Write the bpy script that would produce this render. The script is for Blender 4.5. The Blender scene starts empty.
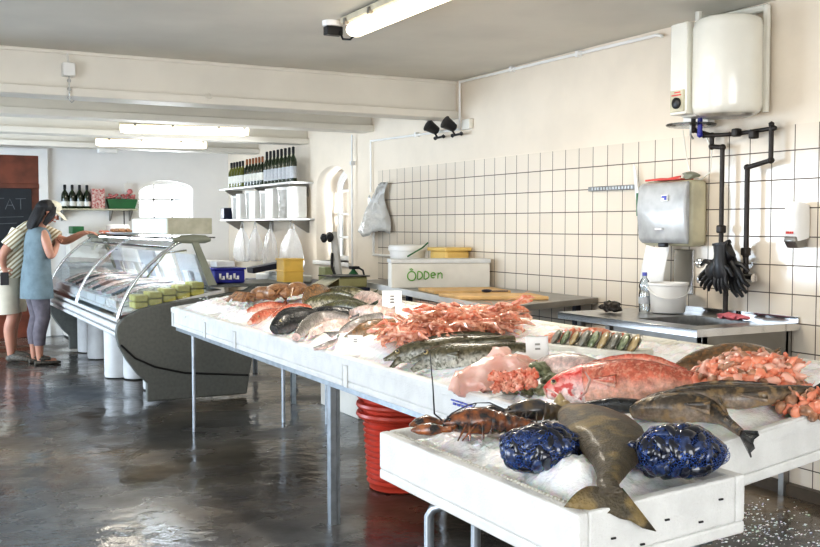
import bpy, bmesh, math, random
from mathutils import Vector, Matrix, noise
R = random.Random(7)
SC = bpy.context.scene
COL = SC.collection
PI = math.pi

# ---------------------------------------------------------------- materials
def new_mat(name):
    m = bpy.data.materials.new(name); m.use_nodes = True
    nt = m.node_tree; b = nt.nodes['Principled BSDF']
    return m, nt, b
def lk(nt, a, ai, b, bi): nt.links.new(a.outputs[ai], b.inputs[bi])
def rgba(c): return (c[0], c[1], c[2], 1)
def mat(name, col, rough=.5, metal=0, var=.12, scale=8, bump=0, bscale=40, col2=None, emit=0, spec=.5, coat=0, coords='Object', alpha=1, sss=0):
    m, nt, b = new_mat(name)
    tc = nt.nodes.new('ShaderNodeTexCoord')
    nz = nt.nodes.new('ShaderNodeTexNoise'); nz.inputs['Scale'].default_value = scale; nz.inputs['Detail'].default_value = 5
    lk(nt, tc, coords, nz, 'Vector')
    cr = nt.nodes.new('ShaderNodeValToRGB')
    c2 = col2 if col2 else tuple(max(0, c * (1 - 2 * var)) for c in col)
    cr.color_ramp.elements[0].position = .35; cr.color_ramp.elements[1].position = .62
    cr.color_ramp.elements[0].color = rgba(c2); cr.color_ramp.elements[1].color = rgba(col)
    lk(nt, nz, 'Fac', cr, 'Fac'); lk(nt, cr, 'Color', b, 'Base Color')
    b.inputs['Roughness'].default_value = rough; b.inputs['Metallic'].default_value = metal
    b.inputs['Specular IOR Level'].default_value = spec
    b.inputs['Coat Weight'].default_value = coat; b.inputs['Coat Roughness'].default_value = .08
    if alpha < 1: b.inputs['Alpha'].default_value = alpha
    if sss: b.inputs['Subsurface Weight'].default_value = sss; b.inputs['Subsurface Scale'].default_value = .02
    if emit:
        b.inputs['Emission Color'].default_value = rgba(col); b.inputs['Emission Strength'].default_value = emit
    if bump:
        n2 = nt.nodes.new('ShaderNodeTexNoise'); n2.inputs['Scale'].default_value = bscale; n2.inputs['Detail'].default_value = 4
        lk(nt, tc, coords, n2, 'Vector')
        bp = nt.nodes.new('ShaderNodeBump'); bp.inputs['Strength'].default_value = bump; bp.inputs['Distance'].default_value = .01
        lk(nt, n2, 'Fac', bp, 'Height'); lk(nt, bp, 'Normal', b, 'Normal')
    return m
def glassmat(name, tint=(1, 1, 1), refl=.12, rough=.02):
    m = bpy.data.materials.new(name); m.use_nodes = True; nt = m.node_tree; nt.nodes.clear()
    o = nt.nodes.new('ShaderNodeOutputMaterial'); mx = nt.nodes.new('ShaderNodeMixShader')
    tr = nt.nodes.new('ShaderNodeBsdfTransparent'); gl = nt.nodes.new('ShaderNodeBsdfGlossy')
    tr.inputs['Color'].default_value = rgba(tint); gl.inputs['Roughness'].default_value = rough
    fr = nt.nodes.new('ShaderNodeLayerWeight'); fr.inputs['Blend'].default_value = .25
    ma = nt.nodes.new('ShaderNodeMath'); ma.operation = 'MAXIMUM'; ma.inputs[1].default_value = refl
    lk(nt, fr, 'Fresnel', ma, 0); lk(nt, ma, 'Value', mx, 'Fac'); lk(nt, tr, 0, mx, 1); lk(nt, gl, 0, mx, 2); lk(nt, mx, 0, o, 'Surface')
    return m
def plasticbag(name, tint, fac=.55):
    m, nt, b = new_mat(name)
    o = nt.nodes['Material Output']; mx = nt.nodes.new('ShaderNodeMixShader'); tr = nt.nodes.new('ShaderNodeBsdfTransparent')
    b.inputs['Base Color'].default_value = rgba(tint); b.inputs['Roughness'].default_value = .25
    tc = nt.nodes.new('ShaderNodeTexCoord'); nz = nt.nodes.new('ShaderNodeTexNoise'); nz.inputs['Scale'].default_value = 14
    lk(nt, tc, 'Object', nz, 'Vector'); bp = nt.nodes.new('ShaderNodeBump'); bp.inputs['Strength'].default_value = .8; bp.inputs['Distance'].default_value = .03
    lk(nt, nz, 'Fac', bp, 'Height'); lk(nt, bp, 'Normal', b, 'Normal')
    mx.inputs['Fac'].default_value = fac; lk(nt, tr, 0, mx, 1); lk(nt, b, 0, mx, 2); lk(nt, mx, 0, o, 'Surface')
    return m
def fishmat(name, back, flank, belly, spot=None, spots=60, rough=.22, amt=.5, coat=.35, bump=.3):
    """v of the UV map runs belly to back, u nose to tail"""
    m, nt, b = new_mat(name)
    uv = nt.nodes.new('ShaderNodeUVMap'); sx = nt.nodes.new('ShaderNodeSeparateXYZ'); lk(nt, uv, 'UV', sx, 0)
    tc = nt.nodes.new('ShaderNodeTexCoord')
    nz = nt.nodes.new('ShaderNodeTexNoise'); nz.inputs['Scale'].default_value = 18; nz.inputs['Detail'].default_value = 4; lk(nt, tc, 'Object', nz, 'Vector')
    ad = nt.nodes.new('ShaderNodeMath'); ad.operation = 'MULTIPLY_ADD'; ad.inputs[1].default_value = .5; lk(nt, nz, 'Fac', ad, 0)
    s2 = nt.nodes.new('ShaderNodeMath'); s2.operation = 'SUBTRACT'; s2.inputs[1].default_value = .25; lk(nt, sx, 'Y', s2, 0); lk(nt, s2, 0, ad, 2)
    cr = nt.nodes.new('ShaderNodeValToRGB'); e = cr.color_ramp.elements
    e[0].position = .12; e[0].color = rgba(belly); e[1].position = .82; e[1].color = rgba(back)
    k = e.new(.45); k.color = rgba(flank); lk(nt, ad, 0, cr, 'Fac')
    nb_ = nt.nodes.new('ShaderNodeTexNoise'); nb_.inputs['Scale'].default_value = 42; nb_.inputs['Detail'].default_value = 8; nb_.inputs['Roughness'].default_value = .7; lk(nt, tc, 'Object', nb_, 'Vector')
    rb = nt.nodes.new('ShaderNodeMapRange'); rb.inputs['From Min'].default_value = .3; rb.inputs['From Max'].default_value = .7; rb.inputs['To Min'].default_value = .45; rb.inputs['To Max'].default_value = 1.5; lk(nt, nb_, 'Fac', rb, 'Value')
    vm = nt.nodes.new('ShaderNodeVectorMath'); vm.operation = 'SCALE'; lk(nt, cr, 'Color', vm, 0); lk(nt, rb, 0, vm, 'Scale')
    last = (vm, 'Vector')
    if spot:
        vo = nt.nodes.new('ShaderNodeTexNoise'); vo.inputs['Scale'].default_value = spots; vo.inputs['Detail'].default_value = 3; lk(nt, tc, 'Object', vo, 'Vector')
        r2 = nt.nodes.new('ShaderNodeValToRGB'); r2.color_ramp.elements[0].position = .5; r2.color_ramp.elements[1].position = .62
        r2.color_ramp.elements[1].color = (amt, amt, amt, 1); lk(nt, vo, 'Fac', r2, 'Fac')
        mx = nt.nodes.new('ShaderNodeMixRGB'); mx.inputs['Color2'].default_value = rgba(spot); lk(nt, r2, 'Color', mx, 'Fac'); lk(nt, vm, 'Vector', mx, 'Color1'); last = (mx, 'Color')
    lk(nt, last[0], last[1], b, 'Base Color')
    b.inputs['Roughness'].default_value = rough; b.inputs['Coat Weight'].default_value = coat; b.inputs['Coat Roughness'].default_value = .16
    n3 = nt.nodes.new('ShaderNodeTexVoronoi'); n3.inputs['Scale'].default_value = 160; lk(nt, tc, 'Object', n3, 'Vector')
    bp = nt.nodes.new('ShaderNodeBump'); bp.inputs['Strength'].default_value = bump; bp.inputs['Distance'].default_value = .003
    lk(nt, n3, 'Distance', bp, 'Height')
    b2 = nt.nodes.new('ShaderNodeBump'); b2.inputs['Strength'].default_value = .6; b2.inputs['Distance'].default_value = .006; lk(nt, nb_, 'Fac', b2, 'Height'); lk(nt, bp, 'Normal', b2, 'Normal'); lk(nt, b2, 'Normal', b, 'Normal')
    return m
def tilemat(name, base, grout, w=.15, h=.149, axes=('Y', 'Z'), z0=0, rough=.12, off=0):
    m, nt, b = new_mat(name)
    tc = nt.nodes.new('ShaderNodeTexCoord'); sx = nt.nodes.new('ShaderNodeSeparateXYZ'); cx = nt.nodes.new('ShaderNodeCombineXYZ')
    lk(nt, tc, 'Object', sx, 0)
    a1 = nt.nodes.new('ShaderNodeMath'); a1.operation = 'ADD'; a1.inputs[1].default_value = off; lk(nt, sx, axes[0], a1, 0); lk(nt, a1, 0, cx, 'X')
    a2 = nt.nodes.new('ShaderNodeMath'); a2.operation = 'ADD'; a2.inputs[1].default_value = z0; lk(nt, sx, axes[1], a2, 0); lk(nt, a2, 0, cx, 'Y')
    br = nt.nodes.new('ShaderNodeTexBrick'); br.offset = 0; br.squash = 1
    for k, v in (('Scale', 1), ('Mortar Size', .0031), ('Mortar Smooth', .1), ('Brick Width', w), ('Row Height', h), ('Bias', 0)): br.inputs[k].default_value = v
    br.inputs['Color1'].default_value = rgba(base); br.inputs['Color2'].default_value = rgba(tuple(c * .94 for c in base)); br.inputs['Mortar'].default_value = rgba(grout)
    lk(nt, cx, 0, br, 'Vector'); lk(nt, br, 'Color', b, 'Base Color')
    mr = nt.nodes.new('ShaderNodeMapRange'); mr.inputs['To Min'].default_value = rough; mr.inputs['To Max'].default_value = .8; lk(nt, br, 'Fac', mr, 'Value'); lk(nt, mr, 0, b, 'Roughness')
    nz = nt.nodes.new('ShaderNodeTexNoise'); nz.inputs['Scale'].default_value = 5; lk(nt, tc, 'Object', nz, 'Vector')
    iv = nt.nodes.new('ShaderNodeMath'); iv.operation = 'MULTIPLY_ADD'; iv.inputs[1].default_value = -1; lk(nt, br, 'Fac', iv, 0); lk(nt, nz, 'Fac', iv, 2)
    bp = nt.nodes.new('ShaderNodeBump'); bp.inputs['Strength'].default_value = .25; bp.inputs['Distance'].default_value = .004
    lk(nt, iv, 0, bp, 'Height'); lk(nt, bp, 'Normal', b, 'Normal')
    return m
def floormat():
    m, nt, b = new_mat('wet_concrete')
    tc = nt.nodes.new('ShaderNodeTexCoord')
    n1 = nt.nodes.new('ShaderNodeTexNoise'); n1.inputs['Scale'].default_value = .9; n1.inputs['Detail'].default_value = 8; n1.inputs['Roughness'].default_value = .65; lk(nt, tc, 'Object', n1, 'Vector')
    cr = nt.nodes.new('ShaderNodeValToRGB'); e = cr.color_ramp.elements
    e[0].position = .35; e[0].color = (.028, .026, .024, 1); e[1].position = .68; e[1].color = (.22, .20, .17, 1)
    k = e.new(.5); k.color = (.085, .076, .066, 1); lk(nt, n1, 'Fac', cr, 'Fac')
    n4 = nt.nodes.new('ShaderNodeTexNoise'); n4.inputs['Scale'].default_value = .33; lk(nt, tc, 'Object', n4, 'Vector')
    c4 = nt.nodes.new('ShaderNodeValToRGB'); c4.color_ramp.elements[0].position = .42; c4.color_ramp.elements[0].color = (1.1, .95, .78, 1); c4.color_ramp.elements[1].position = .58; c4.color_ramp.elements[1].color = (1.15, 1.5, 2.0, 1); lk(nt, n4, 'Fac', c4, 'Fac')  # blue end of the tint is daylight sheen put into the base colour
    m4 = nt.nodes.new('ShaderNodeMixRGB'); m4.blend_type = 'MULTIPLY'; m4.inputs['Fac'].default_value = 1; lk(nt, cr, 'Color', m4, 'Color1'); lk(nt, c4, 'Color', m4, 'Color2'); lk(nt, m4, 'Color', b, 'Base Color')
    n2 = nt.nodes.new('ShaderNodeTexNoise'); n2.inputs['Scale'].default_value = 1.7; n2.inputs['Detail'].default_value = 6; lk(nt, tc, 'Object', n2, 'Vector')
    mr = nt.nodes.new('ShaderNodeMapRange'); mr.inputs['From Min'].default_value = .4; mr.inputs['From Max'].default_value = .66
    mr.inputs['To Min'].default_value = .07; mr.inputs['To Max'].default_value = .42; lk(nt, n2, 'Fac', mr, 'Value'); lk(nt, mr, 0, b, 'Roughness')
    n3 = nt.nodes.new('ShaderNodeTexNoise'); n3.inputs['Scale'].default_value = 7; n3.inputs['Detail'].default_value = 5; lk(nt, tc, 'Object', n3, 'Vector')
    bp = nt.nodes.new('ShaderNodeBump'); bp.inputs['Strength'].default_value = .42; bp.inputs['Distance'].default_value = .014; lk(nt, n3, 'Fac', bp, 'Height'); lk(nt, bp, 'Normal', b, 'Normal')
    b.inputs['Specular IOR Level'].default_value = .7
    return m
def netmat(name):
    m, nt, b = new_mat(name)
    tc = nt.nodes.new('ShaderNodeTexCoord')
    vo = nt.nodes.new('ShaderNodeTexVoronoi'); vo.inputs['Scale'].default_value = 24; lk(nt, tc, 'Object', vo, 'Vector')
    at = nt.nodes.new('ShaderNodeAttribute'); at.attribute_name = 'bulge'
    cr = nt.nodes.new('ShaderNodeValToRGB'); e = cr.color_ramp.elements
    e[0].position = .2; e[0].color = (.006, .022, .10, 1); e[0].position = .0; e[1].position = .97; e[1].color = (.05, .06, .08, 1); k = e.new(.35); k.color = (.003, .008, .030, 1); k = e.new(.7); k.color = (.002, .003, .008, 1)
    lk(nt, at, 'Fac', cr, 'Fac')
    mp = nt.nodes.new('ShaderNodeMapping'); mp.inputs['Rotation'].default_value = (.6, .7, .5); lk(nt, tc, 'Object', mp, 0)
    ck = nt.nodes.new('ShaderNodeTexVoronoi'); ck.feature = 'DISTANCE_TO_EDGE'; ck.inputs['Scale'].default_value = 130; lk(nt, mp, 0, ck, 'Vector')
    r2 = nt.nodes.new('ShaderNodeValToRGB'); r2.color_ramp.elements[0].position = .05; r2.color_ramp.elements[0].color = (1, 1, 1, 1); r2.color_ramp.elements[1].position = .12; r2.color_ramp.elements[1].color = (0, 0, 0, 1)
    lk(nt, ck, 'Distance', r2, 'Fac')
    mx = nt.nodes.new('ShaderNodeMixRGB'); mx.inputs['Color2'].default_value = (.02, .075, .30, 1); lk(nt, r2, 'Color', mx, 'Fac'); lk(nt, cr, 'Color', mx, 'Color1'); lk(nt, mx, 'Color', b, 'Base Color')
    b.inputs['Roughness'].default_value = .3
    tr = nt.nodes.new('ShaderNodeBsdfTransparent'); ms = nt.nodes.new('ShaderNodeMixShader'); mo_ = nt.nodes['Material Output']
    fa = nt.nodes.new('ShaderNodeMath'); fa.operation = 'MULTIPLY_ADD'; fa.inputs[1].default_value = .62; fa.inputs[2].default_value = .10; lk(nt, r2, 'Color', fa, 0)
    lk(nt, fa, 0, ms, 'Fac'); lk(nt, tr, 0, ms, 1); lk(nt, b, 0, ms, 2); lk(nt, ms, 0, mo_, 'Surface')
    bp = nt.nodes.new('ShaderNodeBump'); bp.inputs['Strength'].default_value = .5; bp.inputs['Distance'].default_value = .004; lk(nt, r2, 'Color', bp, 'Height'); lk(nt, bp, 'Normal', b, 'Normal')
    return m

M = dict(
    plaster=mat('cream_plaster', (.80, .71, .59), .7, var=.03, scale=3, bump=.15, bscale=25),
    white_plaster=mat('white_plaster', (.84, .82, .79), .65, var=.02, scale=3, bump=.1, bscale=25),
    ceiling=mat('ceiling_paint', (.74, .71, .64), .7, var=.06, scale=1.2, bump=.1, bscale=60),
    beam=mat('beam_paint', (.80, .76, .68), .45, var=.03, scale=3),
    tile=tilemat('cream_wall_tiles', (.80, .715, .60), (.11, .085, .065), z0=-.0, off=.0),
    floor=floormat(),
    eps=mat('white_polystyrene', (.76, .765, .75), .55, var=.05, scale=14, bump=.35, bscale=160),
    eps_old=mat('stained_polystyrene', (.80, .78, .70), .6, var=.12, scale=9, bump=.3, bscale=120),
    ice=mat('crushed_ice', (.98, .985, .99), .25, var=.03, scale=45, bump=.4, bscale=120, coat=.2, sss=.45),
    steel=mat('brushed_steel', (.55, .55, .54), .28, 1, var=.1, scale=30),
    dark_steel=mat('worn_steel_top', (.30, .29, .27), .3, .8, var=.1, scale=6),
    galv=mat('galvanised_tube', (.42, .46, .50), .35, .9, var=.12, scale=20),
    chrome=mat('chrome', (.75, .76, .78), .12, 1, var=.02),
    dgrey=mat('charcoal_green_panel', (.15, .155, .14), .55, var=.08, scale=40),
    olive=mat('grey_green_bracket', (.30, .31, .24), .5, var=.08),
    beige=mat('beige_paint', (.62, .58, .42), .5),
    cream=mat('cream_enamel', (.82, .80, .72), .22, var=.02, coat=.4),
    white=mat('white_plastic', (.86, .85, .82), .35, var=.02),
    whitetube=mat('light_grey_tube', (.72, .72, .71), .35, var=.06),
    black=mat('black_rubber', (.012, .012, .014), .4, var=.2),
    blackm=mat('black_pipe', (.035, .028, .024), .45, .3, var=.2, scale=30),
    blue=mat('dark_blue_plastic', (.02, .025, .28), .35, var=.1),
    navy=mat('navy_box', (.01, .014, .04), .4),
    red=mat('red_plastic', (.58, .07, .04), .38, var=.12, scale=9),
    pinkcloth=mat('pink_cloth', (.75, .22, .26), .8),
    yellow=mat('yellow_plastic', (.85, .55, .12), .4, var=.08),
    yellowtub=mat('yellow_tub', (.80, .55, .18), .35, var=.06),
    wood=mat('pale_cutting_board', (.72, .46, .20), .55, var=.1, scale=10),
    card=mat('white_cardboard', (.80, .77, .70), .7, var=.05, scale=6),
    green=mat('green_plastic', (.02, .15, .045), .4),
    ink=mat('green_ink', (.16, .42, .06), .6),
    blueink=mat('blue_print', (.12, .14, .55), .6),
    redink=mat('red_print', (.75, .10, .08), .6),
    chalk=mat('chalk', (.14, .15, .16), .9),
    board=mat('blackboard', (.018, .022, .028), .6),
    mahogany=mat('red_brown_door', (.20, .055, .028), .45, var=.2, scale=6),
    towelbox=mat('grey_plastic_cover', (.52, .53, .53), .25, var=.15, scale=7, coat=.4),
    towelside=mat('beige_plastic_side', (.60, .56, .40), .45),
    paper=mat('white_paper', (.88, .88, .86), .8, var=.03),
    bottle=mat('dark_green_glass', (.02, .035, .012), .08, var=.2, coat=.5),
    bottle_olive=mat('olive_glass', (.14, .15, .02), .1, var=.2, coat=.5),
    capsule=mat('black_capsule', (.01, .01, .012), .4),
    capsule_gold=mat('copper_capsule', (.35, .14, .06), .4, .4),
    label=mat('bottle_label', (.80, .80, .74), .7, var=.06, scale=60),
    label_grey=mat('grey_bottle_label', (.50, .52, .55), .7, var=.06, scale=60),
    glass=glassmat('clear_glass', (.95, .98, 1), .17), winglass=glassmat('window_glass', (.97, .98, 1), .05),
    clearplastic=glassmat('clear_plastic', (.85, .9, .93), .2, .1),
    bag=plasticbag('thin_white_bag', (.95, .95, .95), .5), bagfaint=plasticbag('clear_bag', (.95, .97, 1), .32), bagwhite=plasticbag('milky_bag', (.60, .59, .56), .85),
    lamp=mat('lit_diffuser', (1, .88, .68), .5, emit=3.2, var=0),
    lamphouse=mat('lamp_housing', (.62, .56, .42), .5),
    net=netmat('blue_net'), mussel=mat('mussel_shell', (.012, .016, .035), .16, col2=(.002, .003, .006), scale=60, coat=.6), mussel2=mat('blue_mussel_shell', (.035, .06, .15), .16, col2=(.006, .010, .03), scale=70, coat=.6),
    patterned=mat('red_white_pattern', (.75, .62, .55), .6, col2=(.42, .03, .03), scale=45),
    flower=mat('pink_flower', (.72, .30, .28), .7, col2=(.5, .12, .12), scale=60),
    skin=mat('skin', (.50, .25, .17), .5, var=.06, sss=.1), hair=mat('black_hair', (.008, .006, .007), .65, var=.3, scale=40, bump=.6, bscale=90),
    tunic=mat('blue_grey_cotton', (.17, .225, .25), .85, var=.1, scale=12), leggings=mat('grey_brown_denim', (.16, .14, .16), .85, var=.15, scale=14),
    khaki=mat('beige_cotton', (.60, .54, .43), .85, var=.06), cap=mat('cream_cap', (.72, .68, .55), .8),
    shoe=mat('dark_sandal', (.05, .045, .04), .6, col2=(.15, .13, .10), scale=60), eye=mat('eye_white', (.8, .78, .74), .2), lips=mat('lips', (.5, .16, .13), .4),
    eyeblack=mat('fish_pupil', (.01, .01, .012), .08, coat=1), eyering=mat('fish_iris', (.75, .62, .35), .15, .4),
    mouth=mat('fish_mouth', (.55, .32, .28), .3), mouthpale=mat('fish_mouth_pale', (.42, .40, .34), .25),
    langoustine=mat('langoustine_shell', (.66, .17, .085), .28, col2=(.70, .40, .28), scale=60, coat=.4),
    langoustine2=mat('pale_langoustine_shell', (.80, .48, .36), .28, col2=(.50, .13, .07), scale=60, coat=.4), langoustine3=mat('rusty_langoustine_shell', (.42, .16, .09), .28, col2=(.70, .38, .26), scale=50, coat=.4),
    langleg=mat('langoustine_leg', (.80, .40, .26), .35),
    prawn=mat('pink_prawn', (.78, .32, .20), .28, col2=(.70, .20, .11), scale=30, coat=.4),
    prawn2=mat('pale_prawn', (.80, .50, .40), .28, col2=(.84, .42, .30), scale=30, coat=.4),
    prawn3=mat('brownish_prawn', (.48, .24, .14), .3, col2=(.22, .12, .07), scale=40, coat=.4),
    crab=mat('brown_crab_shell', (.36, .19, .09), .35, col2=(.20, .10, .05), scale=40, bump=.4, bscale=120, coat=.3),
    lobster=mat('lobster_shell', (.03, .028, .03), .25, col2=(.34, .11, .035), scale=34, bump=.5, bscale=60, coat=.6), lobster2=mat('striped_lobster_shell', (.16, .11, .06), .22, col2=(.03, .035, .05), scale=22, coat=.6),
    oyster=mat('green_oyster_shell', (.07, .10, .04), .3, col2=(.30, .33, .20), scale=50, bump=.8, bscale=60, coat=.4),
    clam=mat('grey_shell', (.30, .28, .22), .35, col2=(.12, .12, .10), scale=40, bump=.5, bscale=60, coat=.3),
    tanshell=mat('tan_shell', (.55, .42, .22), .3, col2=(.28, .20, .10), scale=30, coat=.4),
    roe=mat('orange_roe', (.66, .15, .08), .25, col2=(.78, .42, .30), scale=30, bump=.8, bscale=70, coat=.5),
    fillet=mat('pink_fillet', (.88, .62, .54), .25, col2=(.84, .46, .38), scale=12, bump=.3, bscale=40, coat=.5, sss=.15),
    olivecover=mat('olive_tray', (.32, .30, .14), .4), green_pale=mat('pale_green_box', (.42, .46, .25), .5),
    concrete_strip=mat('worn_brown_skirting', (.10, .075, .05), .5, var=.2),
    ycheese=mat('yellow_packs', (.62, .56, .16), .5, col2=(.50, .46, .12), scale=20),
    foam_side=mat('stained_foam', (.62, .59, .47), .6, col2=(.50, .48, .36), scale=12),
)
F_ = dict(
    redfish=fishmat('redfish_skin', (.42, .085, .05), (.60, .17, .105), (.76, .46, .36), (.72, .36, .24), 90, amt=.55),
    redhead=fishmat('redfish_head', (.74, .10, .08), (.82, .34, .30), (.86, .72, .68), (.60, .04, .03), 45, amt=.95),
    cod=fishmat('cod_skin', (.055, .048, .022), (.12, .10, .055), (.48, .47, .40), (.03, .03, .012), 70, amt=.7),
    halibut=fishmat('halibut_skin', (.060, .048, .028), (.085, .068, .040), (.075, .058, .036), (.34, .24, .09), 12, amt=.6, rough=.5, coat=.08, bump=.8),
    dark=fishmat('dark_fish_skin', (.008, .009, .012), (.016, .018, .022), (.10, .10, .10), (.06, .06, .05), 50),
    mottle=fishmat('mottled_skin', (.03, .024, .018), (.085, .062, .040), (.26, .20, .15), (.34, .22, .10), 30, amt=.6),
    salmon=fishmat('silver_pink_skin', (.14, .13, .12), (.42, .38, .36), (.78, .56, .50), (.12, .10, .09), 60, amt=.35),
    pink=fishmat('pale_pink_skin', (.46, .36, .32), (.74, .52, .46), (.86, .70, .62), (.30, .28, .26), 30, amt=.4),
    plaice=fishmat('plaice_skin', (.13, .08, .04), (.19, .12, .06), (.34, .25, .17), (.40, .18, .06), 70, amt=.5),
    green=fishmat('green_brown_skin', (.055, .055, .025), (.12, .11, .05), (.50, .46, .36), (.03, .03, .015), 70, amt=.6),
)

# ---------------------------------------------------------------- mesh helpers
def V(*a): return Vector(a)
def resample(pts, A, B, k=5):
    P = [Vector(p) for p in pts]; n = len(P); g = lambda a, i: a[max(0, min(n - 1, i))]; o = ([], [], [])
    for i in range(n - 1):
        for j in range(k):
            q = j / k
            for src, dst in ((P, o[0]), (A, o[1]), (B, o[2])):
                p0, p1, p2, p3 = g(src, i - 1), g(src, i), g(src, i + 1), g(src, i + 2)
                v = .5 * ((2 * p1) + (p2 - p0) * q + (2 * p0 - 5 * p1 + 4 * p2 - p3) * q * q + (3 * p1 - p0 - 3 * p2 + p3) * q ** 3)
                dst.append(v if src is P else max(v, .002))
    o[0].append(P[-1]); o[1].append(A[-1]); o[2].append(B[-1]); return o
class MB:
    def __init__(s): s.bm = bmesh.new(); s.uv = s.bm.loops.layers.uv.new('UVMap')
    def box(s, lo, hi, rot=None, c=None):
        vs = [s.bm.verts.new((x, y, z)) for z in (lo[2], hi[2]) for y in (lo[1], hi[1]) for x in (lo[0], hi[0])]
        for f in ((0, 2, 3, 1), (4, 5, 7, 6), (0, 1, 5, 4), (1, 3, 7, 5), (3, 2, 6, 7), (2, 0, 4, 6)): s.bm.faces.new([vs[i] for i in f])
        if rot is not None:
            cc = Vector(c) if c else (Vector(lo) + Vector(hi)) / 2
            bmesh.ops.rotate(s.bm, verts=vs, cent=cc, matrix=rot)
        return vs
    def quad(s, pts):
        return s.bm.faces.new([s.bm.verts.new(p) for p in pts])
    def prism(s, pts, vec):
        a = [s.bm.verts.new(p) for p in pts]; b = [s.bm.verts.new(Vector(p) + Vector(vec)) for p in pts]; n = len(pts)
        s.bm.faces.new(a[::-1]); s.bm.faces.new(b)
        for i in range(n): s.bm.faces.new((a[i], a[(i + 1) % n], b[(i + 1) % n], b[i]))
    def loft(s, path, A, B, wide=None, n=14, cap=True, power=1):
        """path: centres; A half size along 'wide' axis, B half size across it"""
        path = [Vector(p) for p in path]; N = len(path); rings = []; prev = None
        for i, p in enumerate(path):
            t = (path[min(i + 1, N - 1)] - path[max(i - 1, 0)]).normalized()
            w = Vector(wide[i] if isinstance(wide, list) else wide) if wide is not None else (prev if prev else (V(0, 0, 1) if abs(t.z) < .9 else V(1, 0, 0)))
            w = (w - t * w.dot(t)); w.normalize(); prev = w
            nn = t.cross(w)
            ring = []
            for k in range(n):
                th = 2 * PI * k / n; cx, sn = math.cos(th), math.sin(th)
                if power != 1:
                    cx = math.copysign(abs(cx) ** power, cx); sn = math.copysign(abs(sn) ** power, sn)
                ring.append(s.bm.verts.new(p + w * (A[i] * cx) + nn * (B[i] * sn)))
            rings.append(ring)
        for i in range(N - 1):
            for k in range(n):
                f = s.bm.faces.new((rings[i][k], rings[i][(k + 1) % n], rings[i + 1][(k + 1) % n], rings[i + 1][k]))
                for l in f.loops:
                    j = i if l.vert in (rings[i][k], rings[i][(k + 1) % n]) else i + 1
                    kk = k if l.vert in (rings[i][k], rings[i + 1][k]) else (k + 1) % n
                    l[s.uv].uv = (j / (N - 1), .5 + .5 * math.cos(2 * PI * kk / n))
        if cap:
            s.bm.faces.new(rings[0][::-1]); s.bm.faces.new(rings[-1])
        return rings
    def tube(s, pts, r, n=8):
        r = r if isinstance(r, (list, tuple)) else [r] * len(pts)
        s.loft(pts, r, r, n=n)
    def lathe(s, prof, c=(0, 0, 0), n=20, axis='Z', cap=True, mat3=None):
        rings = []; vs = []
        for (r, h) in prof:
            ring = []
            for k in range(n):
                a = 2 * PI * k / n
                p = V(r * math.cos(a), r * math.sin(a), h)
                if axis == 'X': p = V(p.z, p.x, p.y)
                if axis == 'Y': p = V(p.x, p.z, p.y)
                if mat3 is not None: p = mat3 @ p
                ring.append(s.bm.verts.new(p + Vector(c)))
            rings.append(ring); vs += ring
        for i in range(len(rings) - 1):
            for k in range(n): s.bm.faces.new((rings[i][k], rings[i][(k + 1) % n], rings[i + 1][(k + 1) % n], rings[i + 1][k]))
        if cap:
            s.bm.faces.new(rings[0][::-1]); s.bm.faces.new(rings[-1])
        return vs
    def blob(s, c, rad, sub=3, amp=0, fr=6, seed=0, mat3=None, flat=None):
        r = bmesh.ops.create_icosphere(s.bm, subdivisions=sub, radius=1)
        for v in r['verts']:
            d = v.co.copy(); k = 1 + amp * noise.noise(d * fr + V(seed, seed * 1.7, 3))
            p = V(d.x * rad[0] * k, d.y * rad[1] * k, d.z * rad[2] * k)
            if flat is not None and p.z < -flat: p.z = -flat
            if mat3 is not None: p = mat3 @ p
            v.co = p + Vector(c)
        return r['verts']
    def rough(s, amp, fr, seed=0):
        for v in s.bm.verts:
            p = v.co; v.co = p + V(noise.noise(p * fr + V(seed, 0, 0)), noise.noise(p * fr + V(0, seed, 9)), noise.noise(p * fr + V(5, 0, seed))) * amp
        return s
    def sheet(s, grid, thick=0):
        """grid of points -> two-sided sheet with uv"""
        nv = [[s.bm.verts.new(p) for p in row] for row in grid]; R_, C_ = len(grid), len(grid[0])
        for i in range(R_ - 1):
            for j in range(C_ - 1):
                f = s.bm.faces.new((nv[i][j], nv[i][j + 1], nv[i + 1][j + 1], nv[i + 1][j]))
                for l, (a, b) in zip(f.loops, ((i, j), (i, j + 1), (i + 1, j + 1), (i + 1, j))): l[s.uv].uv = (a / (R_ - 1), b / (C_ - 1))
        return nv
def setp(o, label=None, cat=None, group=None, kind=None):
    if label: o['label'] = label
    if cat: o['category'] = cat
    if group: o['group'] = group
    if kind: o['kind'] = kind
    return o
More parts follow.
